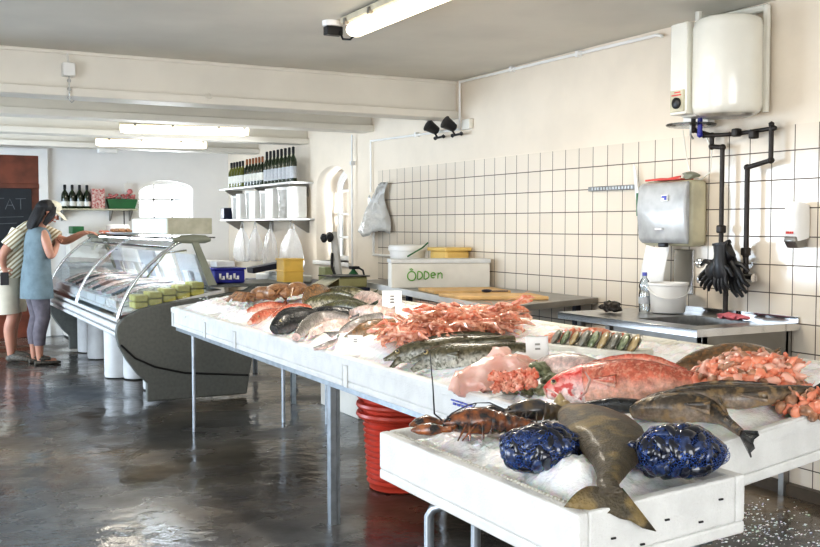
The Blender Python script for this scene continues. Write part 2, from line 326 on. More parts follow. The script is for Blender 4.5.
def obj(name, mb, m, parent=None, smooth=True, bevel=0, solid=0, sub=0, world=True):
    """links the mesh; vertices are given in world space and moved to the object's own base point"""
    bm = mb.bm
    bmesh.ops.recalc_face_normals(bm, faces=bm.faces)
    xs = [v.co for v in bm.verts]
    if parent is None and world:
        lo = [min(p[i] for p in xs) for i in range(3)]; hi = [max(p[i] for p in xs) for i in range(3)]
        base = V((lo[0] + hi[0]) / 2, (lo[1] + hi[1]) / 2, lo[2])
    elif parent is not None and world:
        base = Vector(parent.get('_b', (0, 0, 0)))
    else: base = V(0, 0, 0)
    for v in bm.verts: v.co -= base
    me = bpy.data.meshes.new(name); bm.to_mesh(me); bm.free()
    me.materials.append(m)
    if smooth:
        me.polygons.foreach_set('use_smooth', [True] * len(me.polygons))
        try: me.set_sharp_from_angle(angle=math.radians(42))
        except Exception: pass
    o = bpy.data.objects.new(name, me); COL.objects.link(o)
    if parent is not None: o.parent = parent
    else: o.location = base
    o['_b'] = base
    if bevel:
        b = o.modifiers.new('bevel', 'BEVEL'); b.width = bevel; b.segments = 2; b.limit_method = 'ANGLE'
    if solid:
        b = o.modifiers.new('solid', 'SOLIDIFY'); b.thickness = solid; b.offset = 0
    if sub:
        b = o.modifiers.new('sub', 'SUBSURF'); b.levels = sub; b.render_levels = sub
    return o
def thing(name, label, cat, loc=(0, 0, 0), group=None, kind=None):
    o = bpy.data.objects.new(name, None); COL.objects.link(o); o.location = loc; o['_b'] = loc; o.empty_display_size = .05
    return setp(o, label, cat, group, kind)
def solo(name, mb, m, label, cat, group=None, kind=None, **k):
    return setp(obj(name, mb, m, **k), label, cat, group, kind)
def struct(name, mb, m, parent=None, **k):
    o = obj(name, mb, m, parent, **k)
    if parent is None: o['kind'] = 'structure'
    return o
def dup(root, loc=None, rot=None, scale=None, label=None, group=None, mats=None):
    r = root.copy(); COL.objects.link(r)
    if loc is not None: r.location = loc
    if rot is not None: r.rotation_euler = rot
    if scale is not None: r.scale = (scale,) * 3
    if label: r['label'] = label
    if group: r['group'] = group
    for ch in list(root.children):
        c = ch.copy(); COL.objects.link(c); c.parent = r
        for g in list(ch.children):
            d = g.copy(); COL.objects.link(d); d.parent = c
    return r
def rotz(a): return Matrix.Rotation(a, 3, 'Z')
def roty(a): return Matrix.Rotation(a, 3, 'Y')
def rotx(a): return Matrix.Rotation(a, 3, 'X')
def arch_pts(y0, y1, z0, z1, rise, n=12):
    """outline of an opening with a segmental arched head, in (u,z)"""
    pts = [(y0, z0), (y1, z0), (y1, z1 - rise)]
    for k in range(1, n):
        t = PI * k / n; pts.append(((y0 + y1) / 2 + (y1 - y0) / 2 * math.cos(t), z1 - rise + rise * math.sin(t)))
    pts.append((y0, z1 - rise)); return pts
def panel(outer, holes, thick, put):
    """flat panel with holes as a mesh builder; put maps (u,z,d) to a 3-D point"""
    cu = bpy.data.curves.new('tmp', 'CURVE'); cu.dimensions = '2D'; cu.fill_mode = 'BOTH'; cu.extrude = thick / 2
    for pl in [outer] + holes:
        sp = cu.splines.new('POLY'); sp.points.add(len(pl) - 1)
        for i, (a, b) in enumerate(pl): sp.points[i].co = (a, b, 0, 1)
        sp.use_cyclic_u = True
    o = bpy.data.objects.new('tmp', cu); COL.objects.link(o)
    dg = bpy.context.evaluated_depsgraph_get(); me = bpy.data.meshes.new_from_object(o.evaluated_get(dg))
    bpy.data.objects.remove(o); bpy.data.curves.remove(cu)
    mb = MB(); mb.bm.from_mesh(me); bpy.data.meshes.remove(me)
    bmesh.ops.remove_doubles(mb.bm, verts=mb.bm.verts, dist=1e-5)
    for v in mb.bm.verts: v.co = Vector(put(v.co.x, v.co.y, v.co.z))
    return mb

# ================================================================ THE ROOM
WX, BY, CH = 4.15, 13.2, 2.58       # tiled wall, back wall, ceiling height
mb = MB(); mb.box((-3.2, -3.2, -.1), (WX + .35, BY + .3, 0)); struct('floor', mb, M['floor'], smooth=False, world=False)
mb = MB(); mb.box((-3.2, -3.2, CH), (WX + .35, BY + .3, CH + .1)); struct('ceiling', mb, M['ceiling'], smooth=False)
# right wall with arched window
w2 = arch_pts(9.2, 10.05, 1.02, 2.03, .22)
mb = panel([(-3.2, 0), (BY + .3, 0), (BY + .3, CH), (-3.2, CH)], [w2], .35, lambda u, z, d: (WX + .175 + d, u, z))
struct('wall_right', mb, M['plaster'], smooth=False)
mb = MB(); mb.box((WX - .008, .5, 0), (WX, 8.5, 1.92)); struct('wall_right_tiles', mb, M['tile'], smooth=False, world=False)
mb = MB(); mb.box((WX - .05, -.5, 0), (WX - .008, 8.5, .06)); struct('baseboard_right', mb, M['concrete_strip'], smooth=False)
w1 = arch_pts(2.93, 3.66, 1.25, 2.0, .12)
mb = panel([(-3.2, 0), (WX, 0), (WX, CH), (-3.2, CH)], [w1], .3, lambda u, z, d: (u, BY + .15 + d, z))
struct('wall_back', mb, M['white_plaster'], smooth=False)
# left wall with two open doorways, and the wall behind with a wide gate
mb = panel([(-3.2, 0), (BY, 0), (BY, CH), (-3.2, CH)], [[(7.4, .02), (11.8, .02), (11.8, 2.3), (7.4, 2.3)], [(.5, .02), (4, .02), (4, 2.3), (.5, 2.3)]], .2, lambda u, z, d: (-3.1 + d, u, z))
struct('wall_left', mb, M['white_plaster'], smooth=False)
mb = panel([(-3, 0), (WX, 0), (WX, CH), (-3, CH)], [[(-2.2, .02), (2.2, .02), (2.2, 2.35), (-2.2, 2.35)]], .2, lambda u, z, d: (u, -3.1 + d, z))
struct('wall_front', mb, M['white_plaster'], smooth=False)
def window(name, pts, put, u0, u1, z0, z1, rise, nv, nh):
    t = thing(name, None, None, put((u0 + u1) / 2, z0, 0), kind='structure')
    inner = arch_pts(u0 + .05, u1 - .05, z0 + .05, z1 - .05, rise)
    f = panel(pts, [inner], .05, lambda u, z, d: put(u, z, d)); obj('window_frame', f, M['white'], t, smooth=False)
    mb = MB()
    for k in range(1, nv):
        u = u0 + (u1 - u0) * k / nv; a, b = put(u - .012, z0, -.018), put(u + .012, z1 - .04, .018)
        mb.box([min(a[i], b[i]) for i in range(3)], [max(a[i], b[i]) for i in range(3)])
    for k in range(1, nh):
        z = z0 + (z1 - z0) * k / nh; a, b = put(u0, z - .012, -.018), put(u1, z + .012, .018)
        mb.box([min(a[i], b[i]) for i in range(3)], [max(a[i], b[i]) for i in range(3)])
    obj('glazing_bar', mb, M['white'], t, smooth=False)
    g = MB(); g.quad([put(*p) for p in ((u0, z0, 0), (u1, z0, 0), (u1, z1 - rise * .3, 0), (u0, z1 - rise * .3, 0))]); obj('pane', g, M['winglass'], t, smooth=False)
    return t
window('window_1', w1, lambda u, z, d: (u, BY + .2 + d, z), 2.93, 3.66, 1.25, 2.0, .12, 3, 3)
window('window_2', w2, lambda u, z, d: (WX + .27 + d, u, z), 9.2, 10.05, 1.02, 2.03, .22, 2, 4)
mb = MB(); mb.box((WX - .03, 9.15, .98), (WX + .25, 10.1, 1.02)); struct('trim_1', mb, M['white'], bevel=.005)
# beams: each a web with a projecting lower flange, painted with the ceiling
for i, y in enumerate((7.0, 8.6, 10.25, 11.9)):
    bz = 2.27 if i == 0 else 2.30
    mb = MB(); mb.box((-3, y + .05, bz + .06), (WX, y + .20, CH)); mb.box((-3, y, bz), (WX, y + .25, bz + .06)); mb.box((-3, y + .03, CH - .025), (WX, y + .22, CH))
    struct('trim_%d' % (i + 2), mb, M['beam'], smooth=False, bevel=.006)
# door with a blackboard on the back wall
t = thing('door_1', None, None, (1.1, BY - .02, 0), kind='structure')
mb = MB(); mb.box((.45, BY - .04, 0), (1.69, BY, 2.27)); obj('door_panel', mb, M['mahogany'], t, smooth=False, bevel=.004)
mb = MB(); mb.box((1.69, BY - .06, 0), (1.80, BY, 2.36)); mb.box((.3, BY - .06, 2.27), (1.69, BY, 2.36)); obj('door_frame', mb, M['white'], t, smooth=False, bevel=.004)
mb = MB(); mb.box((.45, BY - .07, 1.86), (1.69, BY - .04, 1.92)); obj('rail', mb, M['mahogany'], t, smooth=False, bevel=.004)
t = thing('blackboard', 'blackboard with faint chalk lettering on the red-brown door panel', 'blackboard', (1.2, BY - .06, 1.0))
mb = MB(); mb.box((.6, BY - .075, 1.0), (1.60, BY - .041, 1.86)); obj('board', mb, M['board'], t, smooth=False, bevel=.004)
mb = MB()
def stroke(mb, pts, put, r=.006, n=5): mb.tube([put(*p) for p in pts], r, n=n)
put = lambda u, z: (u, BY - .077, z)
for u in (1.22, 1.47): stroke(mb, [(u - .06, 1.73), (u + .06, 1.735)], put); stroke(mb, [(u, 1.73), (u, 1.60)], put)
stroke(mb, [(1.29, 1.60), (1.345, 1.73), (1.40, 1.60)], put); stroke(mb, [(1.31, 1.65), (1.38, 1.65)], put)
stroke(mb, [(1.2, 1.5), (1.5, 1.51)], put, .004); stroke(mb, [(1.22, 1.42), (1.42, 1.43)], put, .004)
obj('chalk_lettering', mb, M['chalk'], t)

# ceiling and wall fixtures
def fluorescent(loc, L, ang, label, hang=.0):
    t = thing('fluorescent_light', label, 'light', loc, 'long fluorescent ceiling lights')
    Rm = rotz(ang); b = Vector(loc)
    def bx(mb, lo, hi):
        vs = mb.box(lo, hi)
        for v in vs: v.co = Rm @ v.co + b
    mb = MB(); bx(mb, (-L / 2, -.075, -.035), (L / 2, .075, 0)); obj('housing', mb, M['lamphouse'], t, smooth=False, bevel=.006)
    mb = MB(); vs = mb.lathe([(.001, -L / 2 + .01), (.045, -L / 2 + .015), (.055, -L / 2 + .05), (.055, L / 2 - .05), (.045, L / 2 - .015), (.001, L / 2 - .01)], (0, 0, 0), n=16, axis='X', cap=False)
    for v in vs: v.co = Rm @ V(v.co.x, v.co.y, v.co.z * .8 - .065) + b
    obj('diffuser', mb, M['lamp'], t)
    if CH - loc[2] > .05:
        for s in (-.3, .3):
            mb = MB(); p = Rm @ V(s * L, 0, 0) + b; mb.tube([p, (p.x, p.y, CH)], .006); obj('hanging_rod', mb, M['lamphouse'], t)
    for s in (-.38, -.1, .25, .45):
        mb = MB(); bx(mb, (s * L - .012, -.085, -.05), (s * L + .012, -.06, -.015)); bx(mb, (s * L - .012, .06, -.05), (s * L + .012, .085, -.015)); obj('clip', mb, M['dark_steel'], t, smooth=False)
    return t
fluorescent((2.36, 4.4, 2.57), 1.55, PI / 2, 'long lit fluorescent tube light on the ceiling nearest the camera')
fluorescent((2.49, 9.22, 2.36), 1.2, -.2, 'nearer of the two lit fluorescent lights beyond the beams')
fluorescent((2.58, 10.92, 2.36), 1.2, -.13, 'farther and shorter-looking lit fluorescent light near the back wall')
t = thing('cable_box', 'small ceiling connection box with a looped black cable beside the near light', 'junction box', (2.3, 5.3, 2.58))
mb = MB(); mb.lathe([(.05, 2.55), (.055, 2.56), (.055, 2.58)], (2.3, 5.33, 0), n=16); obj('base', mb, M['white'], t)
mb = MB(); mb.box((2.26, 5.30, 2.50), (2.36, 5.36, 2.55)); obj('plug', mb, M['black'], t, bevel=.005)
mb = MB(); mb.tube([(2.34, 5.3, 2.52), (2.34, 5.26, 2.47), (2.36, 5.2, 2.46), (2.38, 5.17, 2.49), (2.38, 5.16, 2.53)], .006); obj('cable', mb, M['black'], t)
t = thing('junction_box', 'white junction box with a dangling chain hook on the front beam', 'junction box', (.96, 6.99, 2.35))
mb = MB(); mb.box((1.06, 6.96, 2.40), (1.14, 7.04, 2.49)); obj('box', mb, M['white'], t, bevel=.006)
mb = MB()
for k in range(5): mb.lathe([(.010, -.004), (.014, 0), (.010, .004)], (1.10, 6.98, 2.37 - k * .028), n=8, axis='X' if k % 2 else 'Y')
mb.tube([(1.10, 6.98, 2.4), (1.10, 6.98, 2.24), (1.115, 6.98, 2.225), (1.13, 6.98, 2.24)], .004); obj('chain', mb, M['steel'], t)
mb = MB(); mb.tube([(1.10, 6.99, 2.49), (1.10, 7.04, 2.56)], .008); obj('cable', mb, M['white'], t)
mb = MB(); c0 = V(2.06, 6.985, 2.325); mb.tube([c0 + V(.022 * math.cos(a), 0, .022 * math.sin(a)) for a in [k * PI / 6 for k in range(13)]], .005, n=6)
solo('hook_ring', mb, M['beam'], 'small painted ring fixed on the face of the front beam', 'ring')
t = thing('smoke_detector', 'small white detector under the farthest beam near the back wall', 'detector', (2.32, 11.98, 2.27))
mb = MB(); mb.box((2.2, 11.95, 2.25), (2.42, 12.05, 2.30)); obj('casing', mb, M['white'], t, bevel=.01)

def run(mb, pts, r, n=8): mb.tube(pts, r, n=n)
def pipeobj(name, runs, r, m, label, cat, clips=()):
    t = thing(name, label, cat, runs[0][0])
    for rr in runs:
        mb = MB()
        for a, b in zip(rr[:-1], rr[1:]): mb.tube([a, b], r, n=8)
        for p in rr[1:-1]: mb.blob(p, (r * 1.2,) * 3, 1)
        obj('pipe', mb, m, t)
    for c in clips:
        mb = MB(); mb.box((c[0] - .02, c[1] - .015, c[2] - .02), (c[0] + .03, c[1] + .015, c[2] + .02)); obj('pipe_clip', mb, m, t, bevel=.003)
    return t
pipeobj('conduit', [[(4.125, 6.93, 2.56), (4.125, 4.62, 2.545), (4.125, 4.58, 2.53)], [(4.125, 6.95, 2.57), (4.125, 6.95, 2.18), (4.125, 8.62, 2.21), (4.125, 8.62, 1.72)]], .010, M['white'], 'white conduit running along the top of the tiled wall and down at the beam', 'pipe', [(4.13, 6.2, 2.56), (4.13, 5.4, 2.55), (4.13, 7.7, 2.195)])
pipeobj('vent_pipe', [[(4.12, 4.25, 2.56), (4.12, 3.78, 2.545), (4.12, 3.78, 2.0)], [(4.0, 4.15, 2.50), (4.0, 4.15, 2.58)]], .020, M['cream'], 'cream pipe bending over and down the near side of the water heater', 'pipe')
pipeobj('wall_pipe', [[(4.1, 9.0, 2.3), (4.1, 9.0, .95)]], .010, M['whitetube'], 'thin grey pipe standing in front of the arched side window', 'pipe', [(4.1, 9.0, 2.02)])
pipeobj('drain_pipe', [[(4.12, 8.55, 1.5), (4.12, 8.55, 1.12), (4.12, 8.1, 1.12), (4.12, 8.1, .96)]], .012, M['white'], 'white pipe stub under the hanging bag turning above the worktop', 'pipe')
t = thing('cable_hook', 'steel hook hanging from the conduit end above the plastic bag', 'hook', (4.11, 8.55, 1.6))
mb = MB(); c0 = V(4.10, 8.6, 1.64); mb.tube([c0 + V(0, .02 * math.cos(a), .05 * math.sin(a)) for a in [k * PI / 7 for k in range(15)]], .006, n=6); obj('loop', mb, M['steel'], t)
# twin spotlights
t = thing('twin_spotlight', 'pair of small black spotlights on a bracket high on the wall', 'spotlight', (4.1, 7.3, 2.2))
for dy in (0, .22):
    y = 6.95 + dy * 1.3
    mb = MB(); mb.lathe([(.02, -.06), (.035, -.05), (.05, .04), (.055, .05), (.045, .052)], (4.03, y, 2.21), n=14, mat3=roty(-1.1) @ rotz(.2)); obj('lamp_head', mb, M['black'], t)
    mb = MB(); mb.tube([(4.03, y, 2.2), (4.07, y - .02, 2.13)], .008); mb.tube([(4.08, y - .1, 2.135), (4.08, y + .04, 2.13)], .010); mb.blob((4.08, y - .1, 2.135), (.018,) * 3, 1); mb.blob((4.08, y + .04, 2.13), (.018,) * 3, 1); obj('bracket', mb, M['black'], t)
mb = MB(); mb.box((4.11, 6.78, 2.17), (4.15, 6.90, 2.25)); obj('mounting_box', mb, M['cream'], t, bevel=.005)

# ---------------------------------------------------------------- water heater
t = thing('water_heater', 'large cream enamelled electric water heater hung high on the tiled wall', 'water heater', (3.92, 4.1, 1.99))
mb = MB(); cx, cy, r = 3.95, 3.885, .178
mb.lathe([(.02, 1.985), (.15, 1.985), (.17, 2.0), (r, 2.03), (r, 2.44), (.17, 2.475), (.15, 2.49), (.02, 2.495)], (cx, cy, 0), n=40); obj('tank', mb, M['cream'], t)
mb = MB(); mb.box((3.87, 3.84, 1.99), (4.14, 4.15, 2.49)); obj('casing', mb, M['cream'], t, bevel=.015)
mb = MB(); mb.box((4.09, 4.16, 1.97), (4.14, 4.36, 2.50)); obj('wall_plate', mb, M['white'], t, bevel=.004)
cp = V(3.735, 4.235, 2.07)
mb = MB(); mb.box((3.80, 4.03, 2.0), (3.95, 4.155, 2.49)); obj('side_cover', mb, M['cream'], t, bevel=.006)
mb = MB(); mb.box((3.792, 4.04, 2.015), (3.802, 4.145, 2.13)); pl = obj('control_panel', mb, M['beige'], t, bevel=.003)
mb = MB(); mb.lathe([(.030, 0), (.030, .012), (.022, .018)], (3.792, 4.09, 2.06), n=16, mat3=roty(-PI / 2)); obj('dial', mb, M['black'], t)
mb = MB(); mb.box((3.789, 4.06, 2.10), (3.793, 4.13, 2.107)); mb.box((3.789, 4.065, 2.115), (3.793, 4.11, 2.121)); obj('printed_marks', mb, M['redink'], t)
mb = MB(); mb.lathe([(.12, 1.975), (.15, 1.988), (.05, 1.99)], (cx, cy, 0), n=24); obj('bottom_ring', mb, M['steel'], t)
t = thing('wire_shelf', 'small thin oval shelf under the left edge of the water heater', 'shelf', (3.9, 4.4, 1.95))
mb = MB(); mb.lathe([(.13, 1.955), (.14, 1.962), (.135, 1.968)], (4.0, 4.2, 0), n=20); obj('tray', mb, M['clearplastic'], t)
mb = MB(); mb.tube([(3.95, 4.15, 1.955), (3.95, 4.15, 1.90), (3.97, 4.15, 1.88)], .006); obj('valve', mb, M['steel'], t)
# black pipes below the heater
t = thing('water_pipes', 'black jointed water pipes running down from the heater to the covered tap', 'pipe', (4.08, 3.95, 1.2))
def pr_(pts, r=.013):
    mb = MB()
    for a, b in zip(pts[:-1], pts[1:]): mb.tube([a, b], r, n=10)
    for p in pts[1:-1]: mb.blob(p, (r * 1.45,) * 3, 2)
    for p in pts: mb.blob(p, (r * 1.35,) * 3, 1)
    return mb
obj('left_pipe', pr_([(3.97, 4.15, 2.0), (3.97, 4.15, 1.93), (4.08, 4.12, 1.90), (4.08, 4.12, 1.84), (4.08, 4.04, 1.83), (4.08, 4.04, 1.28), (4.08, 4.0, 1.24), (4.08, 4.0, 1.02)]), M['blackm'], t)
obj('right_pipe', pr_([(4.08, 3.70, 1.925), (4.08, 3.70, 1.74), (4.08, 3.86, 1.71), (4.08, 3.86, 1.24), (4.08, 3.86, 1.15)]), M['blackm'], t)
obj('cross_pipe', pr_([(4.0, 4.1, 1.895), (4.08, 3.95, 1.895), (4.08, 3.68, 1.905)], .011), M['blackm'], t)
obj('blue_sleeve', pr_([(3.97, 4.10, 2.0), (3.97, 4.10, 1.9)], .014), M['blue'], t)
for p in ((4.08, 4.04, 1.38), (4.08, 3.86, 1.26), (4.06, 3.92, 1.9), (4.06, 3.8, 1.88)):
    mb = MB(); mb.box((p[0] - .022, p[1] - .02, p[2] - .022), (p[0] + .022, p[1] + .02, p[2] + .022)); obj('valve', mb, M['blackm'], t, bevel=.008)
mb = MB(); mb.tube([(4.09, 4.36, 1.95), (4.1, 4.34, 1.8), (4.1, 4.30, 1.68), (4.10, 4.22, 1.66), (4.1, 4.15, 1.70), (4.1, 4.14, 1.82), (4.09, 4.2, 1.95)], .004); solo('loop_cable', mb, M['cream'], 'thin cream cable looping down from the heater over the towel dispenser', 'cable')
# tap under gloves
t = thing('mixer_tap', 'wall mixer tap mostly covered by black rubber gloves', 'tap', (4.1, 3.95, 1.1))
mb = MB(); mb.tube([(4.08, 4.10, 1.12), (4.08, 3.8, 1.12)], .024, 12); obj('body', mb, M['chrome'], t)
for y in (4.12, 3.93):
    mb = MB(); mb.lathe([(.02, 0), (.026, .015), (.024, .04), (.01, .05)], (4.04, y, 1.10), n=12, mat3=roty(-PI / 2)); obj('handle', mb, M['chrome'], t)
mb = MB(); mb.lathe([(.02, 0), (.028, .015), (.026, .04), (.01, .05)], (4.04, 4.13, 1.19), n=12, mat3=roty(-PI / 2)); obj('handle', mb, M['chrome'], t)
mb = MB(); mb.tube([(4.08, 4.0, 1.1), (4.08, 4.0, .905)], .014, 10); obj('down_pipe', mb, M['blackm'], t)
def glove(loc, ang, label, s=1, flip=1):
    t = thing('rubber_glove', label, 'glove', loc, 'black rubber gloves over the tap')
    def P(u, v, w=0):
        c, sn = math.cos(ang), math.sin(ang)
        return V(loc[0] - .02 - w, loc[1] - (u * c - v * sn) * s, loc[2] + (u * sn + v * c) * s)
    mb = MB(); mb.loft([P(0, .12), P(0, .07), P(0, .02, .01), P(0, -.03, .015), P(0, -.06, .01)], [.045 * s, .04 * s, .042 * s, .048 * s, .045 * s], [.022, .03, .028, .022, .016], wide=P(1, 0) - P(0, 0), n=14)
    for k, (u, L) in enumerate(((-.036, .07), (-.012, .085), (.012, .08), (.035, .062))):
        mb.tube([P(u, -.05, .01), P(u * 1.1, -.06 - L * .5, .018), P(u * 1.2 + .004, -.06 - L, .005)], [.0125 * s, .0115 * s, .007 * s], 8)
    mb.tube([P(.04 * flip, -.0, .01), P(.07 * flip, -.02, .02), P(.082 * flip, -.06, .01)], [.015 * s, .012 * s, .008 * s], 8)
    obj('hand', mb, M['black'], t)
    mb = MB(); mb.loft([P(0, .128), P(0, .116)], [.050 * s] * 2, [.027] * 2, wide=P(1, 0) - P(0, 0), n=14); obj('cuff', mb, M['black'], t)
glove((4.03, 3.88, 1.17), .55, 'black rubber glove draped over the right side of the tap', 1.15)
glove((4.0, 3.97, 1.17), -.75, 'black rubber glove draped over the left side of the tap', 1.05, -1)
glove((3.975, 3.91, 1.18), .12, 'topmost black rubber glove hanging in front of the tap', 1.0)

mb = MB(); mb.box((4.135, 2.95, 2.24), (4.148, 3.425, 2.50)); solo('wall_notice', mb, M['paper'], 'white rectangular notice at the right edge high on the plaster wall', 'notice', smooth=False)
# ---------------------------------------------------------------- dispensers
t = thing('towel_dispenser', 'grey paper towel dispenser with beige sides on the tiled wall', 'dispenser', (4.05, 4.5, 1.27))
mb = MB(); mb.box((4.0, 4.20, 1.28), (4.14, 4.61, 1.66)); obj('side_casing', mb, M['towelside'], t, bevel=.03)
mb = MB(); pts = [(4.003, 1.29), (3.975, 1.32), (3.957, 1.5), (3.972, 1.63), (4.003, 1.655)]
mb.prism([(x, 4.20, z) for x, z in pts] , (0, .405, 0)); obj('front_cover', mb, M['towelbox'], t, bevel=.012)
mb = MB(); mb.box((3.949, 4.33, 1.54), (3.958, 4.38, 1.575)); mb.box((3.949, 4.375, 1.375), (3.96, 4.43, 1.385)); obj('emblem', mb, M['white'], t, smooth=False)
mb = MB(); mb.prism([(3.947, 4.335, 1.546), (3.947, 4.355, 1.546), (3.947, 4.352, 1.558), (3.947, 4.376, 1.558), (3.947, 4.373, 1.570), (3.947, 4.335, 1.570)], (.002, 0, 0)); obj('emblem_mark', mb, M['blueink'], t, smooth=False)
mb = MB(); mb.box((3.955, 4.35, 1.275), (3.985, 4.41, 1.30)); obj('lock', mb, M['black'], t, bevel=.005)
mb = MB(); mb.sheet([[(4.02 - .02 * math.sin(u * 3), 4.38 + .20 * v + .06 * u * u, 1.29 - .27 * u - .02 * math.sin(v * 3)) for v in [j / 6 for j in range(7)]] for u in [i / 8 for i in range(9)]])
for k in range(2): pass
obj('paper_towel', mb, M['paper'], t, solid=.003)
mb = MB(); mb.box((4.0, 4.28, 1.663), (4.1, 4.52, 1.669)); mb.tube([(3.99, 4.56, 1.665), (4.02, 4.46, 1.672), (4.0, 4.38, 1.668), (4.02, 4.3, 1.68)], .006)
solo('red_cloth', mb, M['redink'], 'thin red cloth lying on top of the towel dispenser', 'cloth')
mb = MB(); mb.blob((4.04, 4.24, 1.685), (.04, .05, .022), 2, .5, 3); solo('sponge', mb, M['olive'], 'small grey-brown sponge on top of the towel dispenser', 'sponge')
mb = MB(); mb.box((4.125, 4.30, 1.0), (4.14, 4.46, 1.26)); solo('steel_plate', mb, M['chrome'], 'shiny steel splash plate on the tiles behind the white bucket', 'plate', smooth=False, bevel=.004)
t = thing('soap_dispenser', 'white wall soap dispenser with a grey push lever on the tiles', 'dispenser', (4.09, 3.535, 1.3))
mb = MB(); mb.loft([(4.10, 3.535, 1.33), (4.09, 3.535, 1.38), (4.085, 3.535, 1.45), (4.10, 3.535, 1.51)], [.045, .05, .05, .045], [.048, .055, .06, .045], wide=(0, 1, 0), n=16, power=.5); obj('body', mb, M['white'], t)
mb = MB(); mb.prism([(4.13, 3.500, 1.345), (4.04, 3.500, 1.345), (4.035, 3.500, 1.32), (4.06, 3.500, 1.285), (4.13, 3.500, 1.29)], (0, .07, 0)); obj('push_lever', mb, M['dark_steel'], t, bevel=.006)
mb = MB(); mb.box((4.033, 3.523, 1.40), (4.037, 3.543, 1.425)); obj('window', mb, M['black'], t, bevel=.002)
mb = MB(); [mb.box((4.034, 3.510 + .012 * k, 1.358), (4.038, 3.518 + .012 * k, 1.37)) for k in range(4)]; obj('print', mb, M['redink'], t)
t = thing('knife_rail', 'grey magnetic knife rail on the tiled wall', 'rail', (4.13, 5.1, 1.62))
mb = MB(); mb.box((4.118, 4.80, 1.625), (4.142, 5.27, 1.655)); obj('rail', mb, M['dark_steel'], t, bevel=.003)
mb = MB(); [mb.box((4.112, 4.82 + .03 * k, 1.632), (4.12, 4.835 + .03 * k, 1.648)) for k in range(14)]; obj('magnet_studs', mb, M['steel'], t)
t = thing('filleting_knife', 'white knife with a green handle hanging from the end of the rail', 'knife', (4.1, 4.85, 1.45))
mb = MB(); mb.prism([(4.105, 4.755, 1.60), (4.105, 4.79, 1.76), (4.105, 4.805, 1.78), (4.105, 4.785, 1.58), (4.105, 4.78, 1.56)], (.01, 0, 0)); obj('blade', mb, M['white'], t)
mb = MB(); mb.loft([(4.11, 4.765, 1.60), (4.11, 4.765, 1.53), (4.11, 4.76, 1.46)], [.014, .012, .016], [.01, .01, .01], wide=(0, 1, 0)); obj('handle', mb, M['green'], t)

# ---------------------------------------------------------------- sink
t = thing('sink_unit', 'stainless steel sink unit with bowl and drainer under the towel dispenser', 'sink', (3.8, 4.0, 0))
mb = panel([(3.43, 3.55), (4.138, 3.55), (4.138, 4.66), (3.43, 4.66)], [[(3.56, 3.68), (3.98, 3.68), (3.98, 4.12), (3.56, 4.12)]], .004, lambda u, z, d: (u, z, .898 + d)); obj('top', mb, M['steel'], t, smooth=False)
mb = MB(); mb.box((3.43, 3.55, .862), (3.437, 4.66, .898)); mb.box((3.43, 3.543, .862), (4.14, 3.55, .898)); mb.box((4.13, 3.55, .9), (4.139, 4.66, .93)); obj('rim', mb, M['chrome'], t, smooth=False)
mb = MB()
for a, b in (((3.56, 3.68, .70), (3.565, 4.12, .896)), ((3.975, 3.68, .70), (3.98, 4.12, .896)), ((3.56, 3.68, .70), (3.98, 3.685, .896)), ((3.56, 4.115, .70), (3.98, 4.12, .896)), ((3.56, 3.68, .695), (3.98, 4.12, .70))): mb.box(a, b)
obj('bowl', mb, M['steel'], t, smooth=False)
mb = MB(); mb.box((3.50, 3.60, .74), (3.53, 4.25, .86)); mb.box((3.5, 3.58, .74), (4.1, 3.61, .86)); obj('apron', mb, M['dark_steel'], t, smooth=False, bevel=.004)
for x, y in ((3.5, 3.58), (3.5, 4.28), (4.08, 3.58), (3.55, 4.60)):
    mb = MB(); mb.box((x, y, 0), (x + .035, y + .035, .86)); obj('leg', mb, M['dark_steel'], t, smooth=False)
t = thing('bucket', 'white plastic bucket with a wire handle on the sink drainer', 'bucket', (3.9, 4.38, .9))
mb = MB(); mb.lathe([(.09, .905), (.095, .91), (.108, 1.06), (.115, 1.063), (.115, 1.075), (.105, 1.075), (.09, .925), (.01, .92)], (3.93, 4.29, 0), n=28, cap=False); obj('body', mb, M['white'], t)
mb = MB(); mb.tube([V(3.93 + .115 * math.cos(a) , 4.29 + .115 * math.sin(a), 1.05 - .06 * math.sin((a - PI * .8) / 1 if PI * .8 <= a <= PI * 1.8 else 0)) for a in [PI * .8 + k * PI / 10 for k in range(11)]], .004, 6); obj('handle', mb, M['white'], t)
t = thing('water_bottle', 'clear plastic water bottle with a blue cap beside the white bucket', 'bottle', (3.9, 4.5, .9))
mb = MB(); mb.lathe([(.03, .902), (.033, .92), (.033, 1.0), (.028, 1.03), (.033, 1.05), (.026, 1.08), (.012, 1.10), (.012, 1.115)], (3.86, 4.41, 0), n=16); obj('body', mb, M['clearplastic'], t)
mb = MB(); mb.lathe([(.014, 1.11), (.014, 1.13)], (3.86, 4.41, 0), n=12); obj('cap', mb, M['blueink'], t)
mb = MB(); mb.lathe([(.0345, .95), (.0345, .99)], (3.86, 4.41, 0), n=16, cap=False); obj('wrapper', mb, M['label_grey'], t)
mb = MB()
for k in range(9): mb.blob((3.68 + R.uniform(-.03, .03), 4.48 + R.uniform(-.05, .04), .92 + R.uniform(0, .03)), (.03, .035, .018), 2, .6, 4, k)
solo('scouring_pad', mb, M['blackm'], 'crumpled dark scouring pad on the far left end of the sink top', 'scouring pad')
mb = MB()
for k in range(6): mb.blob((3.98 + R.uniform(-.02, .02), 3.93 - .03 * k, .91 + .012 * R.random()), (.03, .035, .014), 2, .7, 3, k)
solo('pink_cloth', mb, M['pinkcloth'], 'crumpled pink dishcloth at the back rim of the sink', 'cloth')

